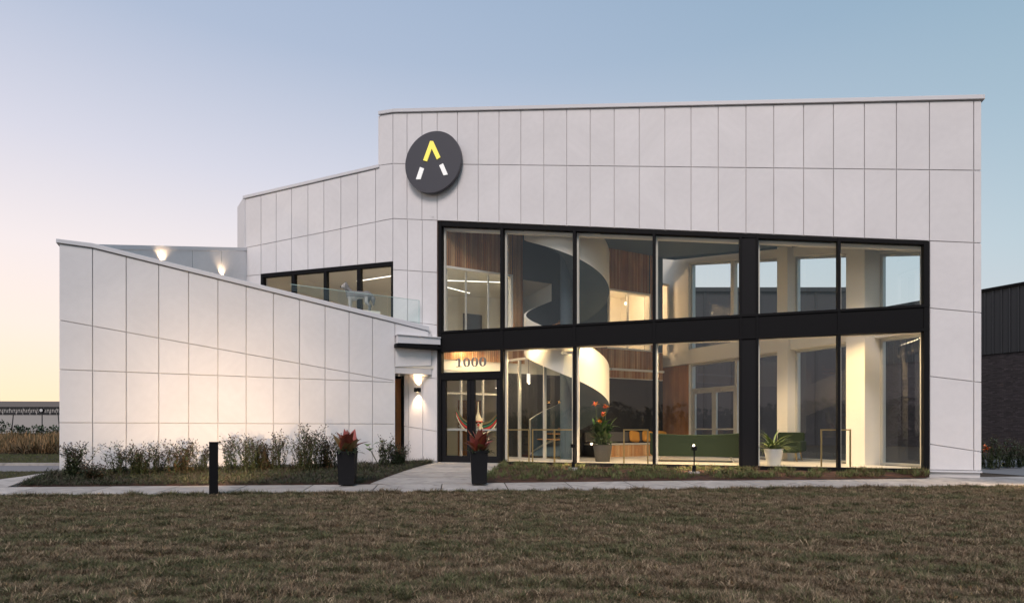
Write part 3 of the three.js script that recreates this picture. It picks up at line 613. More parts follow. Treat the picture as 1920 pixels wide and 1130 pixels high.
hallStrip(M.world(M.u(1430), 3.66, -.46), M.world(M.u(1640), 3.66, -.46), 'linear light under the spandrel toward the right corner', 260, -.3);
hallStrip(M.world(M.u(840), 3.66, -.46), M.world(M.u(930), 3.66, -.46), 'linear light above the entrance doors', 120, -.2);
{ const w = ground(991, 862, .97), s = thing('pendant_lamp', 'small white cylinder pendant hanging behind the glazed vestibule screen', 'lamp', [w[0] * 1.0, 0, w[2]]);
  mesh('shade', new THREE.CylinderGeometry(.055, .055, .28, 20, 1, true).translate(0, 2.62, 0), glow(1, .86, .66, 1.3), s); mesh('cord', rod([0, 2.76, 0], [0, 3.6, 0], .006), black, s);
  const l = new THREE.PointLight(warmWhite, 2, 0, 2); l.position.set(0, 2.45, 0); s.add(l); }

// ------------------------------------------------------------------ plants
function leaf(len, wid, bend, dirAz, elev, base = [0, 0, 0], fold = .25, seg = 5) {
  const p = [], idx = []; let x = 0, y = 0, e = elev;
  for (let i = 0; i <= seg; i++) {
    const t = i / seg, w = wid * Math.sin(Math.PI * Math.pow(clamp(t * .97 + .03), .75)) * .5;
    p.push(x, y + w * fold, w, x, y, 0, x, y + w * fold, -w);
    if (i < seg) { const k = i * 3; idx.push(k, k + 3, k + 1, k + 1, k + 3, k + 4, k + 1, k + 4, k + 2, k + 2, k + 4, k + 5); }
    x += Math.cos(e) * len / seg; y += Math.sin(e) * len / seg; e -= bend / seg;
  }
  const g = new THREE.BufferGeometry(); g.setAttribute('position', new THREE.Float32BufferAttribute(p, 3)); g.setIndex(idx); g.computeVertexNormals();
  return g.rotateY(dirAz).translate(...base);
}
const leafMat = (r, g, b, rough = .6) => { const m = phys(r, g, b, rough, { side: THREE.DoubleSide, transmission: .25, thickness: 0 }); return m; };
const greens = [[.06, .092, .036], [.08, .105, .04], [.045, .068, .03]].map(c => std(...c, .7, { side: THREE.DoubleSide }));
const rusty = std(.14, .085, .04, .8, { side: THREE.DoubleSide }), oliveM = std(.085, .085, .035, .8, { side: THREE.DoubleSide }), stemM = std(.06, .05, .03, .8, { side: THREE.DoubleSide }), headM = std(.045, .03, .022, .9);
const reds = [[.33, .085, .04], [.20, .055, .035], [.19, .12, .045], [.31, .07, .055]].map(c => std(...c, .5, { side: THREE.DoubleSide }));
// tapered square pots with dark red foliage
function redPot(px, py, label, sd, ks) {
  seed = sd; const w = ground(px, py, 1.13), s = thing('planter', label, 'planter', w, .1, 'black planters by the walk');
  const H = .68, a = .15, b = .18;
  const pot = new THREE.CylinderGeometry(b * 1.414, a * 1.414, H, 4, 1, true).rotateY(Math.PI / 4).translate(0, H / 2, 0).toNonIndexed(); pot.computeVertexNormals();
  mesh('pot', [pot, ...[0, 1, 2, 3].map(i => bx(-b, b, H - .035, H, b - .03, b + .006).rotateY(i * Math.PI / 2)), bx(-a, a, 0, .01, -a, a)], blackSatin, s);
  mesh('soil', bx(-b + .02, b - .02, H - .08, H - .05, -b + .02, b - .02), soil, s);
  for (let k = 0; k < 4; k++) { const g = []; for (let i = 0; i < ks; i++) { const az = rr(0, 6.283), up = rr(.75, 1.5); g.push(leaf(rr(.34, .58), rr(.14, .22), rr(.1, .9), az, up, [rr(-.08, .08), H - .05, rr(-.08, .08)], .3)); } mesh('leaves', g, reds[k], s); }
  const lo = []; for (let i = 0; i < 60; i++) lo.push(leaf(rr(.1, .24), rr(.03, .06), rr(.8, 1.8), rr(0, 6.283), rr(.2, 1.1), [rr(-.2, .2), H - .05, rr(-.2, .2)], .3, 4)); mesh('trailing_leaves', lo, greens[2], s);
  return s;
}
redPot(651, 907.5, 'black tapered planter with dark red leaves in front of flower bed', 77, 8);
redPot(898, 905.8, 'black tapered planter with red leaves in front of glass entrance doors', 501, 8);

// wild shrubs along the wing
function shrub(name, label, h, spread, nst, sd, kind) {
  seed = sd; const s = thing(name, label, 'plant', [0, 0, 0], 0, 'plants along the white wing');
  const st = [], lf = [[], []], fl = [];
  for (let i = 0; i < nst; i++) {
    const az = rr(0, 6.283), lean = rr(.05, .5) * spread, hh = h * rr(.55, 1.05); let p = [rr(-.12, .12) * spread * 2, 0, rr(-.12, .12) * spread * 2];
    const n = 7; let prev = p;
    for (let k = 1; k <= n; k++) {
      const t = k / n, q = [p[0] + Math.cos(az) * lean * t * t + rr(-.02, .02), hh * t, p[2] + Math.sin(az) * lean * t * t + rr(-.02, .02)];
      st.push(rod(prev, q, .006 * (1.2 - t * .7), .006 * (1.1 - t * .7), 4));
      const m = kind === 'leafy' ? 11 : 7; for (let j = 0; j < m * (1.15 - t * .75); j++) { const u = rnd(), b = [lerp(prev[0], q[0], u), lerp(prev[1], q[1], u), lerp(prev[2], q[2], u)]; lf[j % 2].push(leaf(rr(.06, .13), rr(.02, .045), rr(.2, 1.2), rr(0, 6.283), rr(-.1, 1), b, .2, 2)); }
      if (t > .7) for (let j = 0; j < 3; j++) { const e = [q[0] + rr(-.1, .1), q[1] + rr(.0, .13), q[2] + rr(-.1, .1)]; st.push(rod(q, e, .0025, .002, 3)); fl.push(new THREE.IcosahedronGeometry(rr(.008, .016), 0).translate(...e)); }
      prev = q;
    }
  }
  mesh('stems', st, stemM, s); mesh('leaves', lf[0], greens[sd % 3], s); mesh('leaves', lf[1], sd % 4 === 1 ? rusty : greens[(sd + 1) % 3], s); mesh('seed_heads', fl, headM, s);
  return s;
}
const frontAt = px => { const t = clamp((px - 30) / 770); return frontLeft(t); };
{
  const spots = [[140, .35, .85, 'leafy'], [178, .62, .5, 'thin'], [222, .3, .75, 'thin'], [262, .42, .85, 'leafy'], [300, .25, .8, 'thin'], [338, .4, .88, 'leafy'], [372, .22, .95, 'thin'], [432, .3, .82, 'thin'], [468, .3, .95, 'leafy'], [500, .25, .75, 'leafy'], [523, .3, 1.05, 'thin'], [556, .25, 1.0, 'thin'], [582, .35, 1.05, 'leafy'], [612, .3, 1.0, 'leafy'], [634, .2, .8, 'thin'], [720, .25, .9, 'thin'], [746, .3, .8, 'leafy']];
  const near = { 140: 'bushy wild plant at the outer corner of the white wing', 178: 'short thin plant next to the wing corner shrub', 222: 'thin stemmed plant, third from the wing corner', 262: 'bushy green plant, fourth from the wing corner', 300: 'thin stemmed plant left of the tall bollard, two plants away', 338: 'bushy green plant next but one left of the bollard', 372: 'tall thin plant just left of the dark bollard', 432: 'thin stemmed plant just right of the dark bollard', 468: 'bushy plant, second to the right of the bollard', 500: 'low bushy plant, third to the right of the bollard', 523: 'tall thin plant with seed heads midway between bollard and planter', 556: 'thin tall plant third left of the red leaved planter', 582: 'tall dense bush second left of the red leaved planter', 612: 'dense bush just left of the red leaved planter', 634: 'thin plant right behind the red leaved planter', 720: 'thin plant with seed heads near the side door', 746: 'leafy plant in front of the dark side door' };
  spots.forEach(([px, k, h, kind], i) => {
    const o = shrub('wild_shrub', near[px], h * (px < 400 ? .82 : .95) * [1, .8, 1.12, .9, 1.05][i % 5], kind === 'leafy' ? .75 : .6, kind === 'leafy' ? 27 : 15, 1000 + i * 37, kind);
    const a = Lw(Math.min(px, 770)), f = frontAt(px); o.position.set((px - CX) / F * 1, 0, 0);
    const Z = lerp(-a[2], -f[2], k + .05), X = (px - CX) / F * Z; o.position.set(X, lerp(-.02, -.11, k), -Z);
  });
}
// broad-leaved plant near the recess
{
  seed = 4242; const Z = 16.2, s = thing('broad_leaf_plant', 'plant with broad round green leaves right of the red leaved planter', 'plant', [(712 - CX) / F * Z, -.05, -Z]);
  const lv = [], st = []; for (let i = 0; i < 11; i++) { const az = rr(0, 6.283), h = rr(.3, .75), r = rr(.1, .42), p = [Math.cos(az) * r, h, Math.sin(az) * r]; st.push(rod([0, 0, 0], p, .008, .006, 5)); lv.push(leaf(rr(.2, .3), rr(.2, .28), 1.2, rr(0, 6.283), .3, p, .15, 6)); }
  mesh('stems', st, greens[0], s); mesh('leaves', lv, std(.07, .13, .04, .6, { side: THREE.DoubleSide }), s);
}
// low ground cover of the beds (uncountable)
function cover(name, label, n, place, colours, hMin, hMax, sd) {
  seed = sd; const g = []; for (let i = 0; i < 12; i++) g.push(leaf(rr(.6, 1.2), rr(.03, .09), rr(.3, 1.3), rr(0, 6.283), rr(.5, 1.5), [rr(-.3, .3), rr(0, .3), rr(-.3, .3)], .2, 2));
  const im = new THREE.InstancedMesh(merge(g), std(1, 1, 1, .8, { side: THREE.DoubleSide }), n), m = new THREE.Matrix4(), q = new THREE.Quaternion(), c = new THREE.Color();
  let k = 0, tries = 0; while (k < n && tries++ < n * 12) { const p = place(); if (!p) continue; const s = rr(hMin, hMax) * (p[3] ?? 1); q.setFromEuler(new THREE.Euler(rr(-.25, .25), rr(0, 6.283), rr(-.25, .25)));
    m.compose(new THREE.Vector3(p[0], p[1], p[2]), q, new THREE.Vector3(s, s, s)); im.setMatrixAt(k, m); const b = colours(p); const v = rr(.75, 1.3); c.setRGB(b[0] * v, b[1] * v, b[2] * v); im.setColorAt(k, c); k++; }
  im.count = k; im.name = name; im.userData = { kind: 'stuff', label }; shadow(im); scene.add(im); return im;
}
const pickC = list => list[Math.floor(rnd() * list.length)];
cover('bed_ground_cover', 'low weeds and grass filling the flower bed along the wing', 9000, () => { const t = rnd(), s = Math.pow(rnd(), .8), a = backLeft(t), f = frontLeft(t); return [lerp(a[0], f[0], s), lerp(a[1], f[1], s) + .005, lerp(a[2], f[2], s), lerp(1.2, .7, s)]; },
  () => pickC([[.04, .055, .02], [.055, .065, .025], [.06, .048, .03], [.03, .04, .02], [.06, .042, .032]]), .05, .17, 91);
cover('bed_ground_cover_001', 'sparse green ground cover on mulch below the glass front', 2600, () => { const t = rnd(), s = rr(.1, .95), a = Mw(lerp(945, 1745, t)), f = frontRight(t); if (fbm(t * 24, s * 3, 3) < -.12 + Math.max(0, t - .55) * .7) return null; return [lerp(a[0], f[0], s), lerp(a[1], f[1], s) + .01, lerp(a[2], f[2], s)]; },
  () => pickC([[.10, .13, .04], [.13, .15, .05], [.08, .09, .03], [.12, .08, .04]]), .05, .15, 92);
// the lawn
{
  seed = 777; const tex2 = (x, z) => .5 + .5 * fbm(x * .28 + 3, z * 1.3) + .5 * fbm(x * 1.6, z * 3.6, 5) + .3 * fbm(x * 5, z * 7, 8);
  const strawN = [[.25, .18, .105], [.20, .135, .08], [.38, .29, .185], [.13, .09, .05], [.08, .058, .032]], greenN = [[.10, .105, .04], [.13, .13, .055], [.07, .075, .03]];
  const protos = [0, 1, 2].map(() => { const g = []; for (let i = 0; i < 9; i++) g.push(leaf(rr(.8, 1.7), .065, rr(.2, 1.8), rr(0, 6.283), rr(.35, 1.4), [rr(-.45, .45), 0, rr(-.45, .45)], .1, 2)); return merge(g); });
  const N = 200000, gm = std(1, 1, 1, .85, { side: THREE.DoubleSide });
  protos.forEach((pg, v) => {
    const im = new THREE.InstancedMesh(pg, gm, N), m = new THREE.Matrix4(), q = new THREE.Quaternion(), c = new THREE.Color(); let k = 0;
    while (k < N) {
      const Z = 3.2 + 9.2 * Math.pow(rnd(), 1.05), X = rr(-1, 1) * (Z * .95 + .6), t = ((X - nearA[0]) * sx + (-Z - nearA[2]) * sz), d = (X - nearA[0]) * sz - (-Z - nearA[2]) * sx;
      if (d > .03) continue;
      const w = tex2(X, Z), s = rr(.022, .042) * (.62 + 1.1 * clamp(.5 + .9 * noise.noise(X * 3.1, Z * 4.5, 9) + .6 * noise.noise(X * 9, Z * 11, 4))) * (1 + .5 * smooth(-.25, 0, d)), straw = rnd() < .2 + .75 * smooth(.1, .8, w);
      q.setFromEuler(new THREE.Euler(rr(-.3, .3), rr(0, 6.283), rr(-.3, .3))); m.compose(new THREE.Vector3(X, lawnLevel - .003, -Z), q, new THREE.Vector3(s * 1.25, s, s * 1.25)); im.setMatrixAt(k, m);
      const b = straw ? pickC(strawN) : pickC(greenN), vv = (rnd() < .06 ? 1.7 : rr(.55, 1.35)); c.setRGB(b[0] * vv, b[1] * vv, b[2] * vv); im.setColorAt(k, c); k++;
    }
    im.name = v ? `lawn_grass_00${v}` : 'lawn_grass'; im.userData = { kind: 'stuff', label: 'dry brown and green mown lawn in front of the footpath' }; shadow(im); scene.add(im);
  });
}

cover('fallen_leaves', 'scattered dry leaves lying on the lawn', 500, () => { const Z = rr(4, 11.2), X = rr(-1, 1) * Z * .92; if ((X - nearA[0]) * sz - (-Z - nearA[2]) * sx > -.05) return null; return [X, lawnLevel + .025, -Z]; }, () => pickC([[.34, .20, .08], [.26, .13, .06], [.40, .28, .13]]), .02, .04, 95);
// ------------------------------------------------------------------ bollards and stake lights
function bollard(pos, label, turnTo, power, aim) {
  const s = thing('bollard_light', label, 'bollard', pos, turnTo, 'bollard lights along the footpath');
  mesh('post', new RoundedBoxGeometry(.145, .95, .145, 2, .006).translate(0, .475, 0), black, s);
  mesh('cap', bx(-.075, .12, .95, .975, -.11, .076), black, s);
  mesh('lamp_housing', bx(-.06, .06, .855, .935, -.125, -.0735), black, s);
  mesh('lens', bx(-.045, .045, .865, .925, -.129, -.1255), glow(1, .70, .36, 3), s);
  const l = new THREE.SpotLight(warm, power, 0, .86, 1, 2); l.position.set(0, .895, -.14); l.target.position.set(0, aim, -3); l.castShadow = true; l.shadow.radius = 3; s.add(l, l.target);
}
{ const p = ground(400, 928.5, 1.21); bollard(p, 'square black bollard light standing at the lawn edge before the wing', .45, 56, 1.2); }
{ const p = ground(2060, 912, 1.2); bollard(p, 'square black bollard light just past the right end of the footpath', 1.9, 45, -.6); }
function stake(px, py, D, label) {
  const p = ground(px, py, D), s = thing('stake_light', label, 'path light', p, M.turn, 'stake lights in the mulch bed');
  mesh('base', new THREE.CylinderGeometry(.13, .15, .07, 20).translate(0, .02, 0), concretes[1], s); mesh('sleeve', new THREE.CylinderGeometry(.045, .045, .16, 14).translate(0, .12, 0), black, s);
  mesh('post', new THREE.CylinderGeometry(.016, .016, .42, 10).translate(0, .38, 0), black, s); mesh('head', new RoundedBoxGeometry(.13, .1, .1, 2, .01).translate(0, .62, 0), black, s);
  mesh('lens', bx(-.045, .045, .585, .635, -.054, -.0505), glow(1, .74, .42, 5), s);
  const l = new THREE.SpotLight(warm, 9, 0, 1.1, .9, 2); l.position.set(0, .6, -.07); l.target.position.set(0, .1, -.8); l.castShadow = true; l.shadow.radius = 1.5; s.add(l, l.target);
}
stake(1075, 880, 1.06, 'black stake light in front of the glass beside the vestibule');
stake(1302, 888, 1.09, 'black stake light on concrete foot in front of the green sofa');

// ------------------------------------------------------------------ furniture inside
const green = std(.009, .022, .008, .9), greenDark = green, orange = std(.55, .24, .035, .8), grey = std(.10, .09, .08, .85);
{ // sofa, its back to the glass
  const s = thing('sofa', 'long green velvet sofa with curved back turned to the glass', 'sofa', (() => { const w = ground(1303, 865, .97); return [w[0], .06, w[2]]; })(), M.turn);
  const w = 1.25, back = []; const N = 16;
  const prof = (x) => .78 + .06 * Math.pow(Math.abs(x) / w, 2.2);
  { const p = [], idx = []; for (let i = 0; i <= N; i++) { const x = lerp(-w, w, i / N), k = 1 - .06 * (1 - Math.abs(x) / w); const t = prof(x); for (const [yy, zz] of [[.16, .30], [t, .40], [t + .02, .34], [t - .02, .26], [.2, .16]]) p.push(x * (yy > .3 ? 1.03 : .97), yy, zz * k); if (i < N) for (let j = 0; j < 5; j++) { const a = i * 5 + j, b = i * 5 + (j + 1) % 5; idx.push(a, a + 5, b, b, a + 5, b + 5); } }
    for (const o of [0, N * 5]) idx.push(o, o + 1, o + 2, o, o + 2, o + 3, o, o + 3, o + 4);
    const g = new THREE.BufferGeometry(); g.setAttribute('position', new THREE.Float32BufferAttribute(p, 3)); g.setIndex(idx); const h = g.toNonIndexed(); h.computeVertexNormals(); mesh('backrest', h, green, s); }
  mesh('seat', new RoundedBoxGeometry(2.4, .26, .72, 4, .06).translate(0, .3, -.2), greenDark, s);
  for (const d of [-1, 1]) { mesh('arm', new RoundedBoxGeometry(.18, .46, .8, 4, .07).translate(d * 1.2, .42, -.12), green, s); for (const z of [.22, -.45]) mesh('leg', rod([d * .98, .2, z], [d * 1.08, 0, z + .03], .02, .013), alu, s); }
}
{ // armchair by the right pilaster
  const s = thing('armchair', 'green armchair behind the white planter by the windows', 'armchair', (() => { const w = ground(1478, 864, .97); return [w[0], .06, w[2]]; })(), -.7);
  mesh('seat', new RoundedBoxGeometry(.7, .2, .65, 4, .06).translate(0, .36, 0), greenDark, s); mesh('backrest', new RoundedBoxGeometry(.78, .5, .14, 4, .06).rotateX(-.15).translate(0, .62, -.32), green, s);
  for (const d of [-1, 1]) { mesh('arm', new RoundedBoxGeometry(.12, .32, .66, 4, .05).translate(d * .38, .46, -.02), green, s); for (const z of [-.26, .26]) mesh('leg', rod([d * .28, .27, z], [d * .33, 0, z * 1.15], .018, .012), brass, s); }
}
{ // slatted bench along the dark wall
  const a = L.u(1092), b = L.u(1236), s = thing('slatted_bench', 'long low timber slatted bench with grey back pad along dark wall', 'bench', [L.X, 0, -L.Z], L.turn), z1 = .75;
  for (let u = a; u < b - .05; u += .07) { const m = mesh('slat', bx(u, u + .055, .06, .46, z1, z1 + .03), woods[Math.floor(rnd() * 3)], s); }
  mesh('carcass', bx(a, b, .06, .46, .1, z1 - .005), dark, s); mesh('seat_pad', new RoundedBoxGeometry(b - a, .06, z1 - .06, 2, .02).translate((a + b) / 2, .495, z1 / 2 + .06), std(.42, .38, .32, .8), s);
  mesh('back_pad', new RoundedBoxGeometry(b - a, .36, .12, 2, .04).translate((a + b) / 2, .74, .12), grey, s);
}
[[1181, 'orange cushion on the bench nearest the stair'], [1206, 'middle orange cushion on the bench'], [1232, 'orange cushion on the bench nearest the sofa']].forEach(([px, lb], i) => {
  const u = L.u(px), o = single('cushion', (() => { const g = new THREE.SphereGeometry(1, 20, 14), p = g.attributes.position; for (let k = 0; k < p.count; k++) { const x = p.getX(k), y = p.getY(k), z = p.getZ(k), f = v => Math.sign(v) * Math.pow(Math.abs(v), .45); p.setXYZ(k, f(x) * .25, f(y) * .21, z * .085 * (1.15 - .5 * Math.max(Math.abs(x), Math.abs(y)))); } g.computeVertexNormals(); return g; })(), orange, lb, 'cushion', L.world(u, .755, .27), L.turn + [.1, -.1, .05][i], 'orange cushions');
  o.rotation.x = -.2;
});
function hoop(px, wpx, label, y = 864) {                       // brass floor rail
  const n = -.28, u = M.u(px), w = .66, s = thing('brass_rail', label, 'floor rail', M.world(u, .06, n), M.turn, 'brass floor rails');
  for (const x of [0, w]) mesh('post', bx(x - .018, x + .018, 0, .93, -.018, .018), brass, s); mesh('top_bar', bx(-.018, w + .018, .93, .965, -.0185, .0185), brass, s);
}
hoop(947, 0, 'brass floor rail right beside the entrance doors'); hoop(994, 0, 'brass floor rail in the middle of the vestibule glass'); hoop(1036, 0, 'brass floor rail ending at the mullion with the stake light'); hoop(1168, 0, 'brass floor rail right of the flowering planter'); hoop(1545, 0, 'brass floor rail left of the big white pilaster');
{ // flowering canna in a grey pot
  seed = 321; const w = ground(1130, 865, .97), s = thing('potted_canna', 'tall leafy plant with orange flowers in dark grey pot inside glass', 'potted plant', [w[0], .06, w[2]]);
  mesh('pot', new THREE.LatheGeometry([[0, 0], [.21, 0], [.285, .5], [.27, .5], [.26, .45], [0, .44]].map(q => new THREE.Vector2(...q)), 40), std(.055, .053, .05, .6), s);
  const lg = [[], []], st = []; for (let i = 0; i < 95; i++) lg[i % 3 ? 0 : 1].push(leaf(rr(.3, .62), rr(.12, .2), rr(.3, 1.4), rr(0, 6.283), rr(.4, 1.5), [rr(-.14, .14), .45 + rr(0, .55), rr(-.14, .14)], .25, 6));
  for (let i = 0; i < 60; i++) lg[0].push(leaf(rr(.12, .25), rr(.04, .07), rr(.5, 1.4), rr(0, 6.283), rr(.0, 1.3), [rr(-.25, .25), .45 + rr(0, .25), rr(-.25, .25)], .25, 3));
  const fl = [[], []]; for (const [x, z, h] of [[-.22, 0, 1.72], [.1, .05, 1.66], [.02, -.05, 1.42], [-.1, .1, 1.2]]) { st.push(rod([x * .3, .4, z], [x, h, z], .012, .008, 6)); for (let i = 0; i < 9; i++) fl[i % 2].push(leaf(rr(.1, .19), rr(.07, .11), rr(.4, 1.5), rr(0, 6.283), rr(.2, 1.4), [x, h - rr(0, .1), z], .3, 4)); }
  mesh('leaves', lg[0], greens[0], s); mesh('leaves', lg[1], std(.05, .13, .03, .5, { side: THREE.DoubleSide }), s); mesh('stems', st, greens[1], s); mesh('flowers', fl[0], std(.75, .30, .05, .6, { side: THREE.DoubleSide }), s); mesh('flowers', fl[1], std(.60, .09, .04, .6, { side: THREE.DoubleSide }), s);
}
{ // palm-like plant in a white pot
  seed = 654; const w = ground(1451, 872, .97), s = thing('potted_palm', 'spiky yellow green palm in white tapered pot behind right glass', 'potted plant', [w[0], .06, w[2]]);
  mesh('pot', new THREE.LatheGeometry([[0, 0], [.16, 0], [.245, .44], [.23, .44], [.22, .40], [0, .39]].map(q => new THREE.Vector2(...q)), 40), std(.74, .74, .72, .45), s);
  const lg = [[], []]; for (let i = 0; i < 70; i++) lg[i % 2].push(leaf(rr(.4, .78), rr(.04, .06), rr(.6, 1.6), rr(0, 6.283), rr(.25, 1.3), [rr(-.06, .06), .4, rr(-.06, .06)], .3, 6));
  mesh('leaves', lg[0], std(.16, .20, .05, .5, { side: THREE.DoubleSide }), s); mesh('leaves', lg[1], std(.09, .15, .035, .5, { side: THREE.DoubleSide }), s);
}
{ // winged carved figure in the vestibule
  const n = -.75, [u] = M.at(880, 860), s = thing('winged_totem', 'painted winged totem figure behind the glass entrance doors', 'totem', M.world(u, .06, n), .1);
  const cream = std(.80, .72, .52, .6), red = std(.55, .05, .035, .6), gn = std(.04, .22, .11, .6), bk = std(.02, .02, .02, .6);
  mesh('pole', new THREE.LatheGeometry([[0, .1], [.13, .1], [.12, .3], [.14, .32], [.14, .55], [.12, .58], [.15, .62], [.16, 1.0], [.13, 1.05], [.145, 1.1], [.14, 1.28], [.08, 1.36], [.03, 1.5], [.012, 1.82], [0, 1.83]].map(q => new THREE.Vector2(...q)), 28), cream, s);
  mesh('base', new THREE.CylinderGeometry(.2, .24, .1, 24).translate(0, .05, 0), red, s);
  for (const y of [.2, .44, .72, .9, 1.2]) mesh('painted_band', new THREE.TorusGeometry(.138, .022, 8, 28).rotateX(Math.PI / 2).translate(0, y, 0), [red, bk, gn, bk, red][[.2, .44, .72, .9, 1.2].indexOf(y)], s);
  for (const x of [-.055, .055]) { mesh('eye', new THREE.SphereGeometry(.04, 12, 8).scale(1, 1, .5).translate(x, 1.17, .13), bk, s); }
  mesh('beak', new THREE.ConeGeometry(.05, .2, 10).rotateX(Math.PI / 2 + .3).translate(0, 1.08, .2), red, s);
  for (const d of [-1, 1]) {
    const wing = part('wing', s), arc = (r0, r1, z0, z1) => { const sh = new THREE.Shape(), P = t => [.13 + .56 * t, .98 + .12 * t + .42 * t * t * t]; const N = 12; const c = (t, o) => [P(t)[0], P(t)[1] + o * 1.25 * (1 - .25 * t)]; sh.moveTo(d * c(0, r0)[0], c(0, r0)[1]); for (let i = 1; i <= N; i++) sh.lineTo(d * c(i / N, r0)[0], c(i / N, r0)[1]); for (let i = N; i >= 0; i--) sh.lineTo(d * c(i / N, r1)[0], c(i / N, r1)[1]); return new THREE.ExtrudeGeometry(sh, { depth: z1 - z0, bevelEnabled: false }).translate(0, 0, z0); };
    mesh('feathers', arc(-.16, .16, 0, .03), bk, wing); mesh('feathers', arc(-.16, -.11, .03, .045), cream, wing); mesh('feathers', arc(-.07, 0, .03, .045), red, wing); mesh('feathers', arc(.02, .06, .03, .045), gn, wing); mesh('feathers', arc(.1, .15, .03, .045), brass, wing);
    for (let i = 0; i < 6; i++) { const t = i / 5; mesh('feather_tip', new THREE.SphereGeometry(.018, 8, 6).translate(d * (.2 + .5 * t), .85 + .34 * t * t, .02), cream, wing); }
    mesh('strut', rod([d * .1, .18, .05], [d * .34, .68, .05], .014), cream, s);
  }
}

// ------------------------------------------------------------------ dog on the terrace
function blob(bones, size, res, k, centre) {                   // smooth union of tapered capsules, meshed
  const mc = new MarchingCubes(res, new THREE.MeshBasicMaterial(), false, false, 60000); mc.isolation = 0;
  const h = size / 2, v = new THREE.Vector3();
  for (let z = 0; z < res; z++) for (let y = 0; y < res; y++) for (let x = 0; x < res; x++) {
    v.set((x - res / 2) / (res / 2) * h + centre[0], (y - res / 2) / (res / 2) * h + centre[1], (z - res / 2) / (res / 2) * h + centre[2]);
    let d = 1e9; for (const [a, b, ra, rb] of bones) { const ax = v.x - a[0], ay = v.y - a[1], az = v.z - a[2], bx_ = b[0] - a[0], by = b[1] - a[1], bz = b[2] - a[2], t = clamp((ax * bx_ + ay * by + az * bz) / (bx_ * bx_ + by * by + bz * bz + 1e-9));
      const q = Math.hypot(ax - bx_ * t, ay - by * t, az - bz * t) - lerp(ra, rb, t); const hh = clamp(.5 + .5 * (d - q) / k); d = d > 10 ? q : lerp(d, q, hh) - k * hh * (1 - hh); }
    mc.field[x + y * res + z * res * res] = -d;
  }
  mc.update(); const n = mc.count, g = new THREE.BufferGeometry();
  g.setAttribute('position', new THREE.BufferAttribute(mc.positionArray.slice(0, n * 3), 3)); g.setAttribute('normal', new THREE.BufferAttribute(mc.normalArray.slice(0, n * 3), 3));
  g.scale(h, h, h).translate(...centre); return g;
}
{
  const P = new Plane(...(() => { const w = L.world(0, 0, -.75); return [w[0], -w[2]]; })(), L.dX, L.dZ), [u, y] = P.at(672, 583), w = P.world(u, y, 0);
  const bones = [[[-.22, .48, 0], [.25, .49, 0], .125, .105], [[-.22, .46, 0], [-.14, .42, 0], .13, .12], [[.25, .49, 0], [.33, .45, 0], .115, .10],
    [[-.26, .54, 0], [-.36, .70, .02], .095, .075], [[-.37, .73, .03], [-.41, .735, .05], .078, .07], [[-.41, .72, .06], [-.475, .69, .10], .05, .034],
    [[-.36, .78, -.025], [-.355, .86, -.035], .028, .008], [[-.37, .78, .085], [-.37, .86, .09], .028, .008]];
  for (const z of [-.075, .075]) bones.push([[-.24, .42, z], [-.25, .22, z], .06, .036], [[-.25, .22, z], [-.245, .04, z], .034, .028], [[-.245, .03, z], [-.28, .02, z], .03, .024],
    [[.28, .44, z], [.24, .27, z], .085, .05], [[.24, .27, z], [.335, .17, z], .045, .03], [[.335, .17, z], [.32, .03, z], .03, .026], [[.32, .03, z], [.285, .02, z], .03, .024]);
  bones.push([[.36, .50, 0], [.43, .36, 0], .05, .06], [[.43, .36, 0], [.44, .2, 0], .06, .025]);
  const g = blob(bones, 1.1, 72, .045, [-.02, .46, 0]), col = [], p = g.attributes.position;
  for (let i = 0; i < p.count; i++) { const x = p.getX(i), yy = p.getY(i), z = p.getZ(i), n = fbm(x * 14, yy * 14, z * 14) * .06; const face = x < -.385 && yy > .6, belly = yy < .4 && x < .3; const t = clamp((face || belly ? .85 : .28) + n); col.push(lerp(.09, .50, t), lerp(.095, .48, t), lerp(.10, .45, t)); }
  g.setAttribute('color', new THREE.Float32BufferAttribute(col, 3));
  const d = thing('husky_dog', 'grey and white husky standing behind the terrace glass, looking out', 'dog', w, .12);
  mesh('body', g, std(1, 1, 1, .95, { vertexColors: true }), d);
  mesh('nose', new THREE.SphereGeometry(.022, 12, 8).translate(-.505, .695, .115), black, d);
  for (const [x, yy, z] of [[-.455, .755, .045], [-.43, .755, .115]]) mesh('eye', new THREE.SphereGeometry(.014, 10, 8).translate(x, yy, z), black, d);
  mesh('collar', new THREE.TorusGeometry(.092, .014, 8, 24).rotateX(Math.PI / 2).rotateZ(-.5).translate(-.30, .6, .01), std(.08, .09, .10, .6), d);
  const b = thing('terrace_plinth', 'low white plinth under the husky behind the parapet', 'plinth', [w[0], 3.9, w[2]], L.turn);
  mesh('block', bx(-.6, .6, 0, w[1] - 3.9, -.24, .24), plaster, b);
}

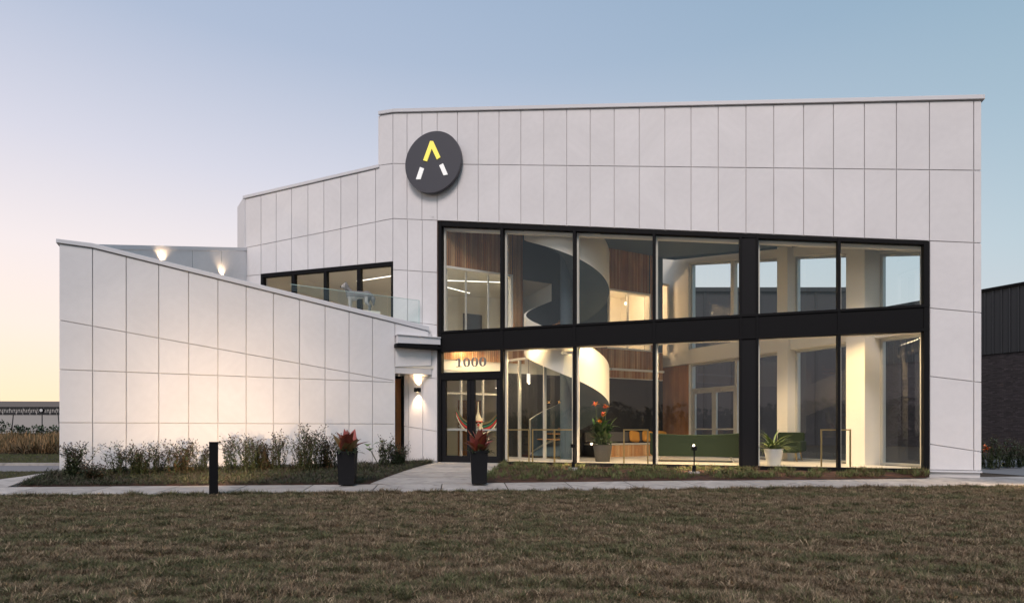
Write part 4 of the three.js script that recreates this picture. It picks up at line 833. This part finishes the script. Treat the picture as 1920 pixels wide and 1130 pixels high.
// ------------------------------------------------------------------ neighbours and far things
{ // dark neighbour on the right
  const s31 = 31, N2 = new Plane((1900 - CX) / s31, F / s31, 570, -1085), g = thing('neighbour_building', 'dark neighbouring building with black metal seams over dark brick', 'building', [N2.X, lawnLevel, -N2.Z], N2.turn);
  const a = N2.u(1660), b = N2.u(1920) + 10, yM = N2.y(1880, 662) - lawnLevel, top = N2.y(1900, 537.5) - lawnLevel;
  const brickT = tex(512, 512, (x, y) => { const r = Math.floor(y * 24), u = (x * 8 + (r % 2) * .5) % 1, v = (y * 24) % 1; const m = v < .16 || u < .05; const n = .75 + .35 * noise.noise(Math.floor(x * 8 + (r % 2) * .5) * 3.1, r * 1.7, 1); return m ? [.16, .155, .16] : [.27 * n, .245 * n, .26 * n]; }, true, .55, .55);
  mesh('brick_wall', bx(a, b, 0, yM, -8, 0), std(1, 1, 1, .9, { map: brickT }), g);
  mesh('metal_wall', bx(a, b, yM, top, -7.9, .06), std(.018, .020, .024, .55), g);
  for (let u = a + .2; u < b; u += .42) mesh('seam', bx(u, u + .05, yM, top - .05, .06, .13), std(.03, .033, .038, .5), g);
  mesh('roof_edge', bx(a - .1, b, top, top + .15, -8, .2), black, g);
  const w = N2.world(a, 0, 0), h = thing('neighbour_building', 'dark flat roofed block seen through the right hand windows', 'building', [w[0], lawnLevel, w[2] - 2]);
  const yt = EYE - lawnLevel + 257 / F * (-w[2] + 2);
  mesh('wall', bx(-26, 0, 0, yt, -12, 0), std(.05, .047, .05, .9), h); mesh('roof_edge', bx(-26.1, .25, yt, yt + .3, -12, .2), std(.03, .03, .032, .7), h);
  for (let i = 0; i < 12; i++) mesh('wall_rib', bx(-25 + i * 2.1, -24.8 + i * 2.1, 0, yt, 0, .08), std(.04, .038, .04, .9), h);
}
{ // asphalt and planting past the right corner
  structure('driveway', sheet([ground(1842, 884, 1.19), ground(1990, 894, 1.19), ground(2500, 880, 1.19), ground(2300, 850, 1.19), ground(1800, 862, 1.19)].map(p => [p[0], lawnLevel + .012, p[2]])), std(.16, .165, .175, .95));
  const sp = [[1862, 878, .9, 'dark leafy shrub just past the right corner of the building'], [1893, 876, .8, 'dark leafy shrub second past the right building corner'], [1922, 874, .8, 'dark leafy shrub at the right picture edge']];
  sp.forEach(([px, py, h, lb], i) => { const o = shrub('corner_shrub', lb, h, .9, 24, 3000 + i * 11, 'leafy'); o.userData.group = 'shrubs past the right corner'; const w = ground(px, py, 1.2); o.position.set(...w); });
  seed = 99; const w = ground(1853, 876, 1.2), s = thing('orange_flower', 'lit orange flower head beside the right building corner', 'flower', w), pet = [];
  for (let i = 0; i < 26; i++) pet.push(leaf(rr(.12, .22), rr(.07, .11), rr(.4, 1.3), rr(0, 6.283), rr(-.2, 1.4), [rr(-.05, .05), .52 + rr(-.06, .08), rr(-.05, .05)], .3, 4));
  mesh('petals', pet, std(.70, .20, .07, .6, { side: THREE.DoubleSide }), s); mesh('stem', rod([0, 0, 0], [0, .55, 0], .014, .01, 6), greens[0], s);
}
{ // left: path branch, grass strips, road, tall grass, far building
  const y = lawnLevel;
  structure('side_path', slab([ground(-60, 914, 1.15), ground(12, 912.5, 1.152), ground(60, 896, 1.16), ground(112, 886, 1.165), ground(122, 880.5, 1.17), ground(95, 884, 1.17), ground(40, 893, 1.165), ground(-60, 906, 1.15)], .1), concretes[1]);
  structure('road', sheet([[-80, y + .012, -16.6], [-11, y + .012, -16.6], [-11, y + .012, -19.2], [-80, y + .012, -19.2]]), std(.17, .165, .17, .95));
  structure('kerb', [bx(-80, -11, y, y + .1, -19.35, -19.2)], concretes[0]);
  const gr = (name, label, n, x0, x1, z0, z1, cols, h0, h1, sd, extra) => cover(name, label, n, () => { const Z = rr(z0, z1), X = -Z * rr(.70, 1.0); return [X, y, -Z, extra ? extra(X, Z) : 1]; }, () => pickC(cols), h0, h1, sd);
  gr('verge_grass', 'short green verge beyond the road on the left', 5000, 0, 0, 19.5, 27.5, [[.09, .11, .03], [.12, .13, .04], [.13, .11, .05]], .05, .1, 61);
  gr('verge_grass_001', 'short grass between side path and road on the left', 2500, 0, 0, 13.6, 16.5, [[.09, .10, .03], [.13, .11, .05], [.07, .08, .03]], .04, .08, 62);
  gr('tall_grass', 'tall brown meadow grass beyond the verge on the left', 7000, 0, 0, 28, 60, [[.34, .20, .085], [.27, .16, .07], [.17, .11, .05], [.10, .08, .035]], .45, 1.0, 63, (X, Z) => .8 + .5 * noise.noise(X * .4, Z * .3, 2));
  // irrigation boom parked in the field
  { const Zb = 110, sc = Zb / F, s = thing('irrigation_boom', 'parked irrigation boom with one wheel on the left horizon', 'farm machine', [0, y, -Zb]), X = px => (px - CX) * sc, Y = py => (CY - py) * sc + EYE - y;
    mesh('boom', [bar([X(-30), Y(763), 0], [X(120), Y(763), 0], .14), bar([X(-30), Y(777), 0], [X(120), Y(777), 0], .14), bar([X(-30), Y(770), 0], [X(120), Y(770), 0], .1)], std(.03, .03, .03, .7), s);
    for (let px = -28; px < 114; px += 9) mesh('brace', [bar([X(px), Y(777), .02], [X(px + 4.5), Y(763), .02], .09), bar([X(px + 4.5), Y(763), .02], [X(px + 9), Y(777), .02], .09)], std(.03, .03, .03, .7), s);
    const wh = part('wheel', s); mesh('tyre', new THREE.TorusGeometry(.42, .13, 10, 28).translate(X(78), Y(769), .2), black, wh); mesh('hub', new THREE.CylinderGeometry(.3, .3, .12, 24).rotateX(Math.PI / 2).translate(X(78), Y(769), .2), std(.6, .6, .6, .6), wh);
    mesh('leg', [bar([X(20), 0, 0], [X(24), Y(777), 0], .12), bar([X(78), 0, 0], [X(78), Y(777), 0], .12), bar([X(112), 0, 0], [X(108), Y(777), 0], .12)], std(.03, .03, .03, .7), s); }
  // long low building far off
  const Z = 150, x0 = -Z * .93, x1 = -Z * .74, s = thing('far_building', 'long low grey building with dark window bands on the left horizon', 'building', [x0, y, -Z]);
  const hY = py => (CY - py) / F * Z + EYE - y, w = x1 - x0 + 12;
  mesh('wall', bx(0, w, 0, hY(763), -20, 0), std(.42, .40, .38, .9), s); mesh('roof', poly([[-.3, hY(763)], [w + .3, hY(763)], [w + .3, hY(757)], [w * .55, hY(752.5)], [-.3, hY(752)]], -20, .4), std(.20, .185, .18, .9), s);
  for (const [ya, yb] of [[761.5, 766.5], [772.5, 777]]) for (let i = 0; i < 22; i++) mesh('window', bx(.6 + i * 1.75, 1.95 + i * 1.75, hY(yb), hY(ya), 0, .15), std(.03, .03, .035, .4), s);
  for (let i = 0; i < 6; i++) { seed = 800 + i; const b = [], X = -Z * .6 * rr(1.28, 1.5), h = rr(1.6, 2.6); for (let k = 0; k < 260; k++) { const r = Math.cbrt(rnd()), a = rr(0, 6.283), e = rr(-.2, 1.4); b.push(leaf(rr(.35, .6), rr(.2, .35), .6, rr(0, 6.283), rr(-.5, 1.4), [Math.cos(a) * Math.cos(e) * r * h * .9, Math.max(.1, Math.sin(e) * r * h), Math.sin(a) * Math.cos(e) * r * h * .9], .2, 2)); }
    const t = thing('far_bush', `dark rounded bush before the far building, ${['leftmost', 'second', 'third', 'fourth', 'fifth', 'last'][i]} of six`, 'bush', [lerp(x0 * .62, x1 * .62, (i + .5) / 6), y, -Z * .62], 0, 'far bushes'); mesh('foliage', b, greens[2], t); mesh('stem', rod([0, 0, 0], [0, h * .6, 0], .08, .05, 6), stemM, t); }
}
{ // what the glass mirrors: dark trees and a street lamp across the road, behind the viewer
  seed = 5151; const n = 260, g = []; for (let i = 0; i < 90; i++) g.push(leaf(rr(.3, .5), rr(.2, .3), .6, rr(0, 6.283), rr(-.6, 1.4), (() => { const r = Math.cbrt(rnd()), a = rr(0, 6.283), c = rr(-1, 1), q = Math.sqrt(1 - c * c); return [r * q * Math.cos(a), 1 + r * c, r * q * Math.sin(a)]; })(), .2, 2));
  const im = new THREE.InstancedMesh(merge(g), greens[2], n), m = new THREE.Matrix4(); for (let i = 0; i < n; i++) { const s = rr(1.6, 3.2); m.makeScale(s * 1.2, s, s * 1.2).setPosition(rr(-130, 90), lawnLevel - .3, rr(62, 84)); im.setMatrixAt(i, m); }
  im.name = 'far_woodland'; im.userData = { kind: 'stuff', label: 'dark belt of trees across the road' }; shadow(im); scene.add(im);
  const p = [-36, lawnLevel, 46], s = thing('street_lamp', 'street lamp with two orange heads across the road', 'street lamp', p);
  mesh('pole', rod([0, 0, 0], [0, 5.6, 0], .09, .05, 10), black, s); mesh('arm', bar([-.9, 5.55, 0], [.9, 5.55, 0], .06), black, s);
  for (const d of [-1, 1]) { mesh('head', new THREE.SphereGeometry(.22, 16, 12).translate(d * .9, 5.4, 0), glow(1, .5, .16, 9), s); const l = new THREE.PointLight(new THREE.Color().setRGB(1, .5, .16), 30, 0, 2); l.position.set(d * .9, 5.4, 0); s.add(l); }
}
renderer.render(scene, camera);
